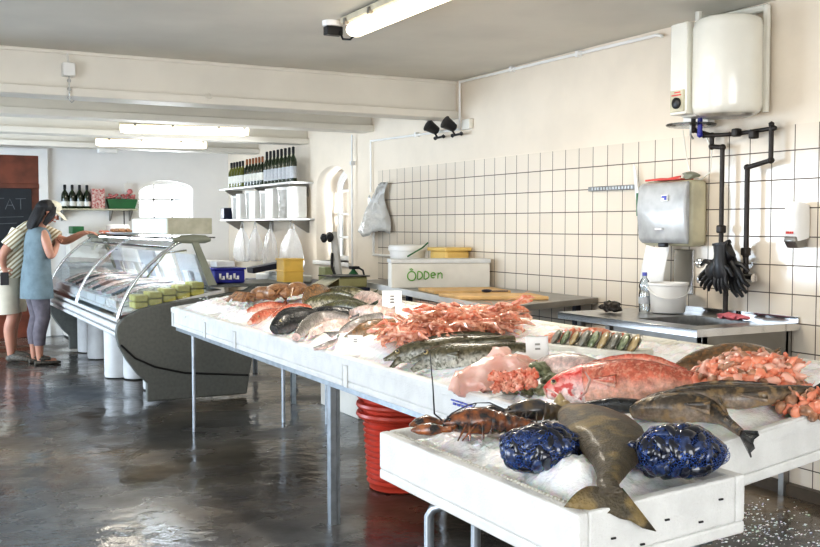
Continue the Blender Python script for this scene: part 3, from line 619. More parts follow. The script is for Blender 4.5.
# ---------------------------------------------------------------- worktop
t = thing('steel_worktop', 'long worn steel worktop against the tiled wall', 'worktop', (3.7, 6.4, 0))
poly = [(3.12, 4.83), (4.14, 5.18), (4.14, 7.85), (3.60, 7.85)]
mb = MB(); mb.prism([(x, y, .885) for x, y in poly], (0, 0, .04)); obj('top', mb, M['dark_steel'], t, smooth=False, bevel=.004)
mb = MB(); mb.prism([(3.115, 4.82, .883), (3.125, 4.82, .883), (3.605, 7.86, .883), (3.595, 7.86, .883)], (0, 0, .045)); obj('front_edge', mb, M['whitetube'], t, smooth=False)
for x, y in ((3.25, 5.1), (3.52, 6.7), (3.62, 7.7), (4.05, 5.3), (4.05, 7.7)):
    mb = MB(); mb.box((x, y, 0), (x + .04, y + .04, .885)); obj('leg', mb, M['navy'], t, smooth=False)
mb = MB(); mb.tube([(3.27, 5.12, .35), (3.54, 6.72, .35), (3.64, 7.72, .35)], .015); obj('rail', mb, M['navy'], t)
# boxes with handwriting
def rbox(name, c, size, ang, m, parent, bevel=.004, z0=None):
    mb = MB(); vs = mb.box((-size[0] / 2, -size[1] / 2, 0), (size[0] / 2, size[1] / 2, size[2]))
    for v in vs: v.co = rotz(ang) @ v.co + Vector(c)
    return obj(name, mb, m, parent, smooth=False, bevel=bevel)
BA = -.36; BC = V(3.765, 6.66, .927); BL, BD, BH = .76, .24, .215
t = thing('foam_box', 'white box with green handwriting on the worktop against the tiles', 'box', BC)
rbox('box_body', BC, (BL, BD, BH - .03), BA, M['card'], t); rbox('box_lid', BC + V(0, 0, BH - .028), (BL + .012, BD + .012, .03), BA, M['eps'], t)
mb = MB(); put = lambda u, z: tuple(rotz(BA) @ V(-BL / 2 + .12 + u, -BD / 2 - .005, z) + BC)
def circ(cx, cz, rx, rz, a0=0, a1=2 * PI, n=14): return [(cx + rx * math.cos(a0 + (a1 - a0) * k / n), cz + rz * math.sin(a0 + (a1 - a0) * k / n)) for k in range(n + 1)]
for pts in (circ(.035, .09, .032, .035), [(.02, .145), (.035, .128), (.03, .15), (.045, .135)], [(.08, .065), (.082, .125)], circ(.085, .095, .033, .03, -PI / 2, PI / 2), [(.13, .065), (.132, .125)], circ(.135, .095, .033, .03, -PI / 2, PI / 2),
            [(.185, .092), (.215, .098)] + circ(.20, .095, .017, .02, .2, 5.4), [(.235, .07), (.238, .115), (.238, .10), (.255, .115), (.268, .105), (.268, .07)]): stroke(mb, pts, put, .0045, 6)
obj('green_lettering', mb, M['ink'], t)
t = thing('white_tub', 'round white plastic bucket standing behind the lettered box', 'bucket', (3.83, 7.2, .927))
mb = MB(); mb.lathe([(.12, .927), (.15, 1.19), (.16, 1.195), (.16, 1.23), (.15, 1.24), (.02, 1.245)], (3.80, 7.24, 0), n=28); obj('body', mb, M['white'], t)
mb = MB(); mb.tube([(3.72, 7.09, 1.15), (3.75, 7.04, 1.18), (3.82, 7.02, 1.22), (3.88, 7.04, 1.26)], .006); obj('handle', mb, M['green'], t)
t = thing('yellow_tub', 'square yellow plastic tub behind the lettered box against the tiles', 'tub', (4.0, 6.95, .927))
mb = MB(); mb.box((3.90, 6.78, .927), (4.12, 7.05, 1.20)); obj('body', mb, M['yellowtub'], t, bevel=.02)
mb = MB(); mb.box((3.885, 6.765, 1.195), (4.132, 7.065, 1.225)); obj('lid', mb, M['yellowtub'], t, bevel=.008)
def board(poly, z, label):
    mb = MB(); mb.prism([(x, y, z) for x, y in poly], (0, 0, .022)); solo('cutting_board', mb, M['wood'], label, 'cutting board', 'pale cutting boards on the worktop', smooth=False, bevel=.004)
board([(3.42, 6.35), (3.33, 5.95), (3.83, 5.75), (3.93, 6.15)], .926, 'farther pale cutting board in front of the lettered box')
board([(3.25, 5.75), (3.22, 5.42), (3.72, 5.15), (3.82, 5.50)], .926, 'nearer pale cutting board at the open end of the worktop')
mb = MB(); mb.blob((3.55, 5.62, .962), (.04, .03, .012), 2); mb.box((3.56, 5.60, .955), (3.70, 5.615, .962), rotz(-.3)); solo('paring_knife', mb, M['navy'], 'small dark knife lying on the nearer cutting board', 'knife')

# ---------------------------------------------------------------- wall shelves with bottles (right wall, far end)
def shelfwall(name, label, z, y0, y1, x0=3.88, m=None):
    t = thing(name, label, 'shelf', (4.0, (y0 + y1) / 2, z - .02), 'wall shelves at the far end')
    mb = MB(); mb.box((x0, y0, z - .022), (WX, y1, z)); obj('board', mb, M['whitetube'], t, smooth=False, bevel=.003)
    for f in (.06, .5, .94):
        y = y0 + (y1 - y0) * f
        mb = MB(); mb.prism([(WX - .001, y, z - .022), (x0 + .04, y, z - .022), (x0 + .04, y, z - .035), (WX - .02, y, z - .16), (WX - .001, y, z - .16)], (0, .02, 0)); obj('bracket', mb, M['dark_steel'], t, smooth=False)
shelfwall('wall_shelf', 'upper of two pale wall shelves, carrying the row of wine bottles', 1.88, 10.12, 12.75)
shelfwall('wall_shelf', 'lower pale wall shelf, carrying white containers, with bags hung beneath', 1.48, 10.1, 12.72)
def make_bottle(name, loc, label, group, glass, lab, caps, h=.31, r=.037, lh=(.06, .15)):
    t = thing(name, label, 'bottle', loc, group)
    b = Vector(loc)
    mb = MB(); mb.lathe([(r * .9, 0), (r, .01), (r, h * .55), (r * .85, h * .64), (r * .36, h * .76), (r * .34, h * .97), (r * .2, h)], b, n=16); obj('glass', mb, glass, t)
    mb = MB(); mb.lathe([(r * 1.03, lh[0]), (r * 1.03, lh[1])], b, n=16, cap=False); obj('label', mb, lab, t)
    mb = MB(); mb.lathe([(r * .40, h * .80), (r * .40, h * .98), (r * .3, h * 1.0)], b, n=12); obj('capsule', mb, caps, t)
    return t
G = 'wine bottles on the upper wall shelf'
kinds = [make_bottle('wine_bottle', (3.96, 12.45, 1.88), 'olive glass wine bottle with white label and black cap on the upper shelf', G, M['bottle_olive'], M['label'], M['capsule'], .33, .042),
         make_bottle('wine_bottle', (3.96, 12.20, 1.88), 'dark glass wine bottle with white label and copper neck on the upper shelf', G, M['bottle'], M['label'], M['capsule_gold'], .34),
         make_bottle('wine_bottle', (3.96, 11.20, 1.88), 'tall dark wine bottle with broad grey label at the right of the upper shelf', G, M['bottle'], M['label_grey'], M['capsule'], .385, .04, (.04, .17))]
ords = ['first', 'second', 'third', 'fourth', 'fifth', 'sixth', 'seventh', 'eighth']
for k in range(1, 5): dup(kinds[0], (3.96, 12.45 - .115 * k, 1.88), label='olive wine bottle with white label, %s from the left end of the upper shelf' % ords[k])
kinds[0]['label'] = 'olive wine bottle with white label, first from the left end of the upper shelf'
kinds[1].location.y = 11.83; kinds[1]['label'] = 'copper-necked dark wine bottle, first of the middle group on the upper shelf'
for k in range(1, 6): dup(kinds[1], (3.96, 11.83 - .115 * k, 1.88), label='copper-necked dark wine bottle, %s of the middle group on the upper shelf' % ords[k])
kinds[2].location.y = 11.10; kinds[2]['label'] = 'tall grey-labelled wine bottle, first of the right-hand group on the upper shelf'
for k in range(1, 8): dup(kinds[2], (3.96, 11.10 - .122 * k, 1.88), label='tall grey-labelled wine bottle, %s of the right-hand group on the upper shelf' % ords[k])
G = 'white lidded containers on the lower wall shelf'
for k, (y, h, r_) in enumerate(((12.35, .30, .09), (12.08, .32, .08), (11.82, .35, .08), (11.55, .34, .11), (11.25, .33, .09), (10.95, .35, .13), (10.58, .35, .11), (10.28, .35, .08))):
    t = thing('paper_bag_stack' if k % 2 else 'plastic_container', '', 'container', (4.0, y, 1.48), G)
    t['label'] = 'tall white %s, %s from the left on the lower wall shelf' % ('stack of paper bags' if k % 2 else 'plastic container', ords[k])
    mb = MB()
    if k % 2: mb.box((3.92, y - r_, 1.48), (4.1, y + r_, 1.48 + h)); obj('sheets', mb, M['paper'], t, bevel=.01)
    else: mb.lathe([(r_ * .8, 1.48), (r_ * .85, 1.49), (r_ * .95, 1.48 + h - .03)], (4.01, y, 0), n=20); obj('body', mb, M['bagwhite'], t); mb = MB(); mb.lathe([(r_, 1.48 + h - .03), (r_, 1.48 + h)], (4.01, y, 0), n=20); obj('lid', mb, M['white'], t)
mb = MB(); mb.box((3.885, 12.55, 1.481), (4.06, 12.70, 1.63)); solo('navy_box', mb, M['navy'], 'small dark navy box at the far left end of the lower wall shelf', 'box', bevel=.01)
def hang_bag(loc, w, h, d, label, m, seed, lean=0):
    t = thing('plastic_bag', label, 'plastic bag', loc, None)
    b = Vector(loc); mb = MB()
    grid = []
    n = 20
    prof = [(0, .18), (.08, .32), (.2, .55), (.4, .8), (.6, .95), (.8, 1), (.93, .9), (1, .6)]
    for (q, f) in prof:
        ring = []
        for k in range(n + 1):
            a = 2 * PI * k / n; rr = f * (1 + .22 * math.sin(a * 5 + seed) * (1 - .5 * q) + .12 * noise.noise(V(math.cos(a) * 2, math.sin(a) * 2, q * 4 + seed)))
            ring.append(b + V(d * rr * math.cos(a) , w * rr * math.sin(a) + lean * q * h, -q * h))
        grid.append(ring)
    mb.sheet(grid); obj('bag_body', mb, m, t)
    mb = MB()
    for s in (-1, 1): mb.tube([b + V(0, s * w * .3, -.08 * h), b + V(0, s * w * .15, .05), b + V(0, 0, .08)], .006, 6)
    obj('handle', mb, m, t)
hang_bag((3.98, 12.1, 1.365), .24, .42, .08, 'thin white plastic bag hanging left under the lower shelf', M['bag'], 1)
hang_bag((3.98, 11.6, 1.365), .18, .40, .07, 'faint clear plastic bag hanging second under the lower shelf', M['bagfaint'], 6)
hang_bag((3.98, 11.05, 1.365), .15, .46, .08, 'crinkled clear plastic bag hanging in the middle under the lower shelf', M['bagfaint'], 2)
hang_bag((3.98, 10.35, 1.365), .30, .46, .08, 'wide white carrier bag hanging at the right under the lower shelf', M['bag'], 3)
t = thing('plastic_bag', 'grey-white plastic bag hanging from the hook beside the tiles', 'plastic bag', (4.08, 8.4, 1.78))
mb = MB(); grid = []
for i in range(13):
    q = i / 12; z = 1.80 - .48 * q; y0 = 8.33 + .52 * q ** .8; y1 = 8.20 + .06 * math.sin(q * 5)
    grid.append([(4.10 - .08 * math.sin(PI * j / 10) * (.3 + q) - .014 * math.sin(j * 2.5 + i * .6), y1 + (y0 - y1) * j / 10, z + .03 * math.sin(j * .9) * q) for j in range(11)])
mb.sheet(grid); obj('bag_body', mb, M['bagwhite'], t, solid=.002)
t = thing('roll_holder', 'white upright stand with black clamp in front of the arched window', 'stand', (3.42, 7.8, .90))
mb = MB(); mb.lathe([(.07, .925), (.07, .94), (.02, .945)], (3.42, 7.80, -.025)); mb.tube([(3.42, 7.80, .91), (3.42, 7.84, 1.1), (3.42, 7.9, 1.34)], [.045, .04, .03]); obj('post', mb, M['bagwhite'], t)
mb = MB(); mb.blob((3.37, 7.86, 1.30), (.03, .04, .045), 2, .5); mb.blob((3.34, 7.92, 1.29), (.03, .03, .04), 2, .5); mb.tube([(3.38, 7.84, 1.16), (3.36, 7.80, 1.05), (3.38, 7.76, .96)], .012); obj('clamp', mb, M['black'], t)
t = thing('spray_bottle', 'small green spray bottle with a black head by the worktop end', 'bottle', (4.0, 8.1, .95))
mb = MB(); mb.lathe([(.035, .927), (.04, .94), (.04, 1.02), (.015, 1.05), (.015, 1.06)], (3.49, 7.64, -.027), n=14); obj('body', mb, M['green'], t)
mb = MB(); mb.box((3.46, 7.60, 1.03), (3.53, 7.67, 1.055)); mb.tube([(3.53, 7.64, 1.045), (3.56, 7.60, 1.02), (3.565, 7.58, .97)], .009); obj('spray_head', mb, M['black'], t, bevel=.005)

# ---------------------------------------------------------------- back wall shelf
t = thing('wall_shelf', 'small wall shelf on the back wall holding four dark bottles', 'shelf', (2.35, 13.1, 1.6))
mb = MB(); mb.box((1.88, 12.98, 1.595), (2.87, 13.2, 1.615)); obj('board', mb, M['beige'], t, smooth=False, bevel=.003)
for x in (1.95, 2.55, 2.8):
    mb = MB(); mb.prism([(x, 13.2, 1.595), (x, 13.02, 1.595), (x, 13.02, 1.58), (x, 13.18, 1.46), (x, 13.2, 1.46)], (.018, 0, 0)); obj('bracket', mb, M['dark_steel'], t, smooth=False)
G = 'dark bottles on the back wall shelf'
b0 = make_bottle('dark_bottle', (1.99, 13.1, 1.615), 'leftmost dark bottle on the back wall shelf', G, M['bottle'], M['label'], M['capsule'], .30, .045, (.03, .09))
for k, w in enumerate(('second dark bottle from the left on the back wall shelf', 'third dark bottle from the left on the back wall shelf', 'fourth dark bottle, next to the red patterned box')): dup(b0, (2.08 + .09 * k, 13.1, 1.615), label=w)
mb = MB(); mb.box((2.31, 13.03, 1.615), (2.47, 13.15, 1.87)); solo('patterned_box', mb, M['patterned'], 'tall red and white patterned box between bottles and planter', 'box', bevel=.004)
t = thing('planter', 'green plastic planter of small pink flowers on the back wall shelf', 'planter', (2.68, 13.1, 1.615))
mb = MB(); mb.prism([(2.53, 13.02, 1.615), (2.85, 13.02, 1.615), (2.88, 13.02, 1.74), (2.50, 13.02, 1.74)], (0, .15, 0)); obj('trough', mb, M['green'], t, bevel=.006)
mb = MB()
for k in range(46):
    x = 2.5 + .37 * R.random(); mb.blob((x, 13.03 + .14 * R.random(), 1.75 + .05 * R.random()), (.018, .018, .016), 1)
obj('flowers', mb, M['flower'], t)
t = thing('dried_flower', 'dried flower and twig hanging on the back wall beside the window', 'flower', (2.78, 13.1, 1.75))
mb = MB(); mb.tube([(2.78, 13.17, 1.97), (2.79, 13.15, 1.85), (2.81, 13.12, 1.72), (2.95, 13.08, 1.66)], .006); mb.box((2.74, 13.15, 1.83), (2.84, 13.19, 1.95)); obj('stem', mb, M['card'], t)
mb = MB(); mb.blob((2.80, 13.10, 1.84), (.035, .02, .035), 2, .6); obj('bloom', mb, M['flower'], t)
mb = MB(); mb.tube([(2.73, 13.15, 1.59), (2.73, 13.14, 1.4), (2.71, 13.14, 1.2)], .007); solo('wall_cable', mb, M['blackm'], 'thin dark cable dropping from the back wall shelf', 'cable')
# service counter behind the case
t = thing('service_counter', 'pale back counter along the back wall behind the glass case', 'counter', (2.7, 13.0, 0))
mb = MB(); mb.box((1.95, 12.6, .02), (3.9, 13.18, .90)); obj('cabinet', mb, M['card'], t, smooth=False, bevel=.005)
mb = MB(); mb.box((1.92, 12.55, .90), (3.93, 13.19, .94)); obj('top', mb, M['white'], t, smooth=False, bevel=.005)
mb = MB(); mb.box((2.0, 12.85, .94), (2.35, 13.15, 1.30)); solo('pale_carton', mb, M['card'], 'pale carton standing on the back counter', 'box', bevel=.006)
mb = MB(); mb.box((1.98, 12.7, 1.301), (2.12, 12.98, 1.39)); solo('green_carton', mb, M['green'], 'small green carton under the back wall shelf', 'box', bevel=.006).location = (2.09, 12.9, 1.301)
# middle counter with scales
t = thing('scales_counter', 'dark-topped counter between the glass case and the worktop', 'counter', (3.1, 8.0, 0))
for x, y in ((2.78, 7.25), (3.38, 7.25), (3.05, 8.95), (3.46, 8.95)):
    mb = MB(); mb.box((x, y, 0), (x + .035, y + .035, .87)); obj('leg', mb, M['galv'], t, smooth=False)
mb = MB(); mb.box((2.72, 7.20, .87), (3.44, 7.72, .899)); mb.box((3.0, 7.72, .87), (3.54, 9.05, .899)); obj('top', mb, M['navy'], t, smooth=False, bevel=.008)
c0 = V(*(2.478, 7.887, 0.927))
t = thing('blue_crate', 'dark blue plastic crate with white print beside the glass case', 'crate', c0)
mb = MB(); mb.box(c0 + V(-.13, -.02, 0), c0 + V(.13, .22, .11)); obj('crate_body', mb, M['blue'], t, bevel=.01)
mb = MB()
for k, h in enumerate((.05, .03, .055, .035, .05, .03)): mb.box(c0 + V(-.09 + .03 * k, -.026, .03), c0 + V(-.072 + .03 * k, -.0205, .03 + h))
for k in (0, 2, 4): mb.box(c0 + V(-.09 + .03 * k, -.026, .03), c0 + V(-.06 + .03 * k, -.0205, .04))
obj('white_print', mb, M['white'], t, smooth=False)
mb = MB(); mb.box(c0 + V(-.14, -.03, .11), c0 + V(.14, .23, .125)); obj('rim', mb, M['blue'], t, bevel=.004)
mb = MB(); mb.box(c0 + V(-.10, .02, .126), c0 + V(.06, .2, .18)); solo('white_tray_stack', mb, M['eps'], 'small white tray with papers on top of the blue crate', 'tray', bevel=.01)
mb = MB(); mb.box((3.02, 8.1, .90), (3.30, 8.80, .96)); mb.box((3.04, 8.2, .96), (3.26, 8.6, .985)); solo('white_box', mb, M['eps'], 'flat white foam box behind the yellow crate', 'box', bevel=.008)
mb = MB(); vs = mb.box((2.84, 8.35, 1.01), (3.26, 8.52, 1.06), roty(-.16)); solo('black_tray', mb, M['navy'], 'tilted black tray lying across the flat white box', 'tray', bevel=.006)
t = thing('yellow_crate', 'bright yellow plastic box standing on the dark counter', 'box', (3.05, 7.6, .90))
c0 = V(*(3.015, 7.801, 0.900))
mb = MB(); mb.box(c0 + V(-.09, 0, 0), c0 + V(.085, .18, .215)); obj('body', mb, M['yellow'], t, bevel=.008)
mb = MB(); mb.box(c0 + V(-.096, -.006, .11), c0 + V(.091, .186, .12)); mb.box(c0 + V(-.096, -.006, .205), c0 + V(.091, .186, .222)); obj('rim', mb, M['yellow'], t, bevel=.003)
t = thing('scales', 'olive weighing scales with a sloping silver pan on the dark counter', 'scales', (3.2, 7.4, .90))
mb = MB(); mb.box((3.19, 7.26, .90), (3.44, 7.52, .985)); obj('body', mb, M['olivecover'], t, bevel=.01)
mb = MB(); mb.prism([(3.05, 7.24, .905), (3.19, 7.24, .98), (3.19, 7.24, .987), (3.04, 7.24, .915)], (0, .26, 0)); obj('pan', mb, M['beige'], t)
mb = MB(); mb.box((3.12, 7.23, .987), (3.45, 7.53, .995)); obj('rim', mb, M['black'], t)
mb = MB(); mb.box((3.32, 7.85, .90), (3.45, 8.0, 1.04)); solo('pale_green_box', mb, M['green_pale'], 'pale green box standing behind the scales', 'box', bevel=.006)

# ================================================================ GLASS DISPLAY CASE
Y0, Y1 = 7.75, 11.55
t = thing('display_case', 'long curved-glass refrigerated display case with charcoal end panel', 'display case', (2.1, 9.6, 0))
hull = [(1.536, 7.750, 0.559), (1.544, 7.750, 0.628), (1.598, 7.750, 0.688), (1.721, 7.750, 0.752), (1.915, 7.750, 0.792), (2.195, 7.750, 0.822), (2.569, 7.750, 0.874), (2.66, 7.75, .92), (2.66, 7.75, .5), (2.58, 7.75, 0.02), (1.765, 7.75, 0.02), (1.767, 7.750, 0.171), (1.699, 7.750, 0.238), (1.616, 7.750, 0.353), (1.557, 7.750, 0.465)]
mb = MB(); mb.prism(hull, (0, .06, 0)); obj('end_panel', mb, M['dgrey'], t, smooth=False, bevel=.012)
mb = MB(); mb.prism([(p[0], Y1 - .06, p[2]) for p in hull], (0, .06, 0)); obj('end_panel', mb, M['dgrey'], t, smooth=False, bevel=.012)
mb = MB(); mb.tube([(1.571, 7.745, 0.481), (1.676, 7.745, 0.373), (1.830, 7.745, 0.293), (2.066, 7.745, 0.229), (2.587, 7.745, 0.176)], .008); obj('groove_line', mb, M['black'], t)
mb = MB(); mb.prism([(1.58, 7.81, .66), (1.60, 7.81, .52), (1.85, 7.81, .40), (2.6, 7.81, .40), (2.6, 7.81, .70)], (0, Y1 - .06 - 7.81, 0)); obj('tub', mb, M['steel'], t, smooth=False)
mb = MB()
for z, r in ((.66, .018), (.60, .03), (.545, .018)): mb.tube([(1.57, 7.80, z), (1.57, Y1, z)], r, 12)
obj('bumper_rail', mb, M['whitetube'], t)
mb = MB(); mb.prism([(2.30, 7.76, .90), (2.98, 7.76, .90), (2.98, 7.76, .925), (2.46, 7.76, .925), (2.30, 7.76, .905)], (0, .6, 0)); obj('staff_shelf', mb, M['dgrey'], t, smooth=False, bevel=.004)
mb = MB(); mb.prism([(2.45, 8.36, .90), (2.66, 8.36, .90), (2.66, 8.36, .925), (2.45, 8.36, .925)], (0, Y1 - 8.4, 0)); obj('rear_sill', mb, M['steel'], t, smooth=False)
for k, (x, y) in enumerate(((2.02, 8.45), (2.0, 9.15), (1.86, 9.3), (1.98, 9.95), (1.95, 10.7), (1.95, 11.3))):
    mb = MB(); mb.lathe([(.12, .01), (.125, .03), (.125, .45)], (x, y, 0), n=24); obj('support_column', mb, M['whitetube'], t)
arc = [(1.555, .68), (1.585, .78), (1.645, .90), (1.715, 1.0), (1.80, 1.09), (1.90, 1.18), (2.02, 1.26), (2.10, 1.29), (2.20, 1.305)]
for y0, y1 in ((7.79, 9.65), (9.68, 11.5)):
    mb = MB(); mb.sheet([[(x, y0, z), (x, y1, z)] for x, z in arc]); obj('curved_glass', mb, M['glass'], t)
for y in (7.775, 9.665, 11.52):
    mb = MB(); mb.tube([(x, y, z) for x, z in arc], .014, 10); obj('glass_edge_trim', mb, M['chrome'], t)
mb = MB(); mb.quad([(x, 7.785, z) for x, z in arc] + [(2.30, 7.785, .92), (1.7, 7.785, .74)]); obj('side_glass', mb, M['glass'], t, smooth=False)
mb = MB(); mb.quad([(x, Y1 - .04, z) for x, z in arc] + [(2.30, Y1 - .04, .92), (1.7, Y1 - .04, .74)]); obj('side_glass', mb, M['glass'], t, smooth=False)
mb = MB(); mb.box((1.98, 7.80, 1.298), (2.34, 11.52, 1.308)); obj('top_shelf_glass', mb, M['clearplastic'], t, smooth=False)
for y in (7.76, 11.5):
    mb = MB(); mb.loft([(1.99, y + .02, 1.285), (2.05, y + .02, 1.29), (2.15, y + .02, 1.292), (2.25, y + .02, 1.29), (2.29, y + .02, 1.285)], [.015, .03, .036, .032, .015], [.03] * 5, wide=(0, 0, 1), n=14); obj('top_bracket', mb, M['olive'], t)
    mb = MB(); mb.prism([(2.14, y, 1.27), (2.19, y, 1.27), (2.34, y, .92), (2.27, y, .92)], (0, .03, 0)); obj('rear_strut', mb, M['olive'], t, smooth=False)
mb = MB(); mb.tube([(1.80, 7.86, .99), (1.95, 7.86, 1.18), (2.12, 7.86, 1.2)], .008); mb.tube([(1.98, 7.8, 1.22), (1.98, 11.5, 1.22)], .012); obj('inner_rail', mb, M['chrome'], t)
mb = MB(); mb.prism([(1.60, 7.83, .70), (2.40, 7.83, .86), (2.40, 7.83, .88), (1.60, 7.83, .72)], (0, 3.65, 0)); obj('deck', mb, M['white'], t, smooth=False)
for k in range(5):
    y = 8.0 + .74 * k
    mb = MB(); mb.prism([(2.30, y, .90), (2.33, y, .90), (2.25, y, 1.16), (2.22, y, 1.16)], (0, .62, 0)); obj('rear_display_board', mb, M['white'] if k % 2 else M['label_grey'], t, smooth=False)
# goods in the case
mb = MB()
deckz = lambda x: .722 + .2 * (x - 1.60)
G = 'yellow packs in the near end of the display case'
first = None
for k in range(20):
    i, j = k % 5, k // 5
    x = 1.70 + .113 * i; z = deckz(x) + .004 + .055 * (j % 2); y = 7.84 + .11 * (j // 2)
    if first is None:
        first = thing('yellow_pack', 'yellow wrapped pack stacked in the near end of the glass case', 'pack', (x, y, z), G)
        mb = MB(); mb.box((x, y, z), (x + .105, y + .10, z + .05)); obj('wrapper', mb, M['ycheese'], first, bevel=.01)
    else: dup(first, (x, y, z))
G = 'white trays of fish in the display case'
for k in range(7):
    y = 8.15 + .46 * k
    tt = thing('fish_tray', 'white tray of fish on ice, %s from the near end inside the display case' % ords[k], 'tray', (2.0, y, deckz(2.0)), G)
    mb = MB(); mb.prism([(1.63, y, deckz(1.63) + .004), (2.36, y, deckz(2.36) + .004), (2.36, y, deckz(2.36) + .04), (1.63, y, deckz(1.63) + .04)], (0, .42, 0)); obj('ice_bed', mb, M['ice'], tt, smooth=False, bevel=.01)
    mb = MB()
    for a, b in ((1.62, 1.64), (2.36, 2.38)): mb.prism([(a, y, deckz(a)), (b, y, deckz(b)), (b, y, deckz(b) + .06), (a, y, deckz(a) + .06)], (0, .43, 0))
    obj('tray_rim', mb, M['white'], tt, smooth=False)
G = 'fish laid out in the display case'
for k in range(14):
    y = 8.28 + .23 * k; mats = ['cod', 'pink', 'dark', 'salmon']
    mb = MB(); p = [(1.70, y + R.uniform(-.03, .03), deckz(1.70) + .06), (1.85, y, deckz(1.85) + .075), (2.0, y + .02, deckz(2.0) + .07), (2.15, y + R.uniform(-.04, .04), deckz(2.15) + .06), (2.22, y, deckz(2.22) + .055)]
    mb.loft(p, [.015, .05, .055, .02, .05], [.012, .03, .03, .012, .004], wide=(0, 1, 0))
    solo('whole_fish', mb, F_[mats[k % 4]], ['mottled brown', 'pale pink', 'dark', 'silver-pink'][k % 4] + ' whole fish lying on ice behind the curved glass', 'fish', 'fish laid out in the display case %d' % (k % 4))
for k in range(6):
    y = 8.2 + .52 * k; mb = MB(); mb.prism([(2.25, y, .90), (2.26, y, .90), (2.22, y, 1.02), (2.21, y, 1.02)], (0, .14, 0))
    solo('price_card', mb, M['paper'], 'small white price card standing behind the fish in the glass case', 'price card', 'price cards in the display case', smooth=False)
t = thing('foam_slab', 'thick stained foam slab lying on top of the display case', 'slab', (2.12, 8.4, 1.33))
mb = MB(); mb.box((1.95, 7.78, 1.332), (2.31, 9.05, 1.46)); obj('slab_body', mb, M['foam_side'], t, bevel=.006)
mb = MB(); mb.box((1.945, 7.80, 1.335), (1.951, 9.03, 1.457)); obj('pale_face', mb, M['eps'], t, bevel=.002)  # whiter sheet over the left face of the slab
t = thing('food_platter', 'platter of brown and orange food on top of the display case', 'platter', (2.08, 10.2, 1.31))
mb = MB(); mb.lathe([(.10, 1.312), (.17, 1.325), (.175, 1.332), (.1, 1.322)], (2.10, 10.15, 0), n=24); obj('plate', mb, M['white'], t)
mb = MB()
for k in range(26): a = R.random() * 6.3; q = R.random() * .12; mb.blob((2.10 + q * math.cos(a), 10.15 + q * math.sin(a), 1.34 + .015 * R.random()), (.03, .022, .018), 1, .4)
obj('food', mb, M['crab'], t)
mb = MB()
for k in range(12): mb.blob((1.98 + .03 * (k % 3), 10.55 + .02 * k, 1.325 + .01 * (k % 2)), (.02, .025, .016), 1)
solo('small_cookies', mb, M['roe'], 'little heap of orange pieces beside the platter on the case', 'food')
mb = MB(); mb.box((2.06, 10.6, 1.31), (2.26, 10.85, 1.41)); solo('white_tub', mb, M['white'], 'small white tub on top of the display case behind the platter', 'tub', bevel=.02)

# ================================================================ PEOPLE
def skinmesh(name, J, E, mat_, parent, root, lvl=2, smooth=True):
    names = list(J); idx = {k: i for i, k in enumerate(names)}
    b = Vector(parent.get('_b', (0, 0, 0))) if parent is not None else V(0, 0, 0)
    me = bpy.data.meshes.new('tmp'); me.from_pydata([Vector(J[k][0]) - b for k in names], [(idx[a], idx[c]) for a, c in E], [])
    o = bpy.data.objects.new('tmp', me); COL.objects.link(o)
    sk = o.modifiers.new('s', 'SKIN'); sk.use_smooth_shade = True; sk.branch_smoothing = .4
    if not me.skin_vertices: pass
    sv = me.skin_vertices[0].data if me.skin_vertices else None
    if sv is None:
        bm = bmesh.new(); bm.from_mesh(me); bm.verts.layers.skin.verify(); bm.to_mesh(me); bm.free(); sv = me.skin_vertices[0].data
    for k in names:
        r = J[k][1]; r = r if isinstance(r, tuple) else (r, r); sv[idx[k]].radius = r; sv[idx[k]].use_root = (k == root)
    ss = o.modifiers.new('u', 'SUBSURF'); ss.levels = lvl; ss.render_levels = lvl
    dg = bpy.context.evaluated_depsgraph_get(); m2 = bpy.data.meshes.new_from_object(o.evaluated_get(dg)); m2.name = name
    bpy.data.objects.remove(o)
    m2.materials.clear(); m2.materials.append(mat_); m2.polygons.foreach_set('use_smooth', [True] * len(m2.polygons))
    o = bpy.data.objects.new(name, m2); COL.objects.link(o); o.parent = parent; o['_b'] = b
    return o
CR, CD = V(.884, -.467, 0), V(.467, .884, 0)      # along and across the glass case as the shoppers stand
def striped():
    m, nt, b = new_mat('striped_shirt')
    tc = nt.nodes.new('ShaderNodeTexCoord'); w = nt.nodes.new('ShaderNodeTexWave'); w.bands_direction = 'Z'; w.inputs['Scale'].default_value = 9; w.inputs['Distortion'].default_value = .5
    mp = nt.nodes.new('ShaderNodeMapping'); mp.inputs['Rotation'].default_value = (.2, .7, 0); lk(nt, tc, 'Object', mp, 0); lk(nt, mp, 0, w, 'Vector')
    cr = nt.nodes.new('ShaderNodeValToRGB'); e = cr.color_ramp.elements; e[0].position = .3; e[0].color = (.35, .28, .16, 1); e[1].position = .6; e[1].color = (.78, .74, .62, 1)
    lk(nt, w, 'Fac', cr, 'Fac'); lk(nt, cr, 'Color', b, 'Base Color'); b.inputs['Roughness'].default_value = .85
    return m
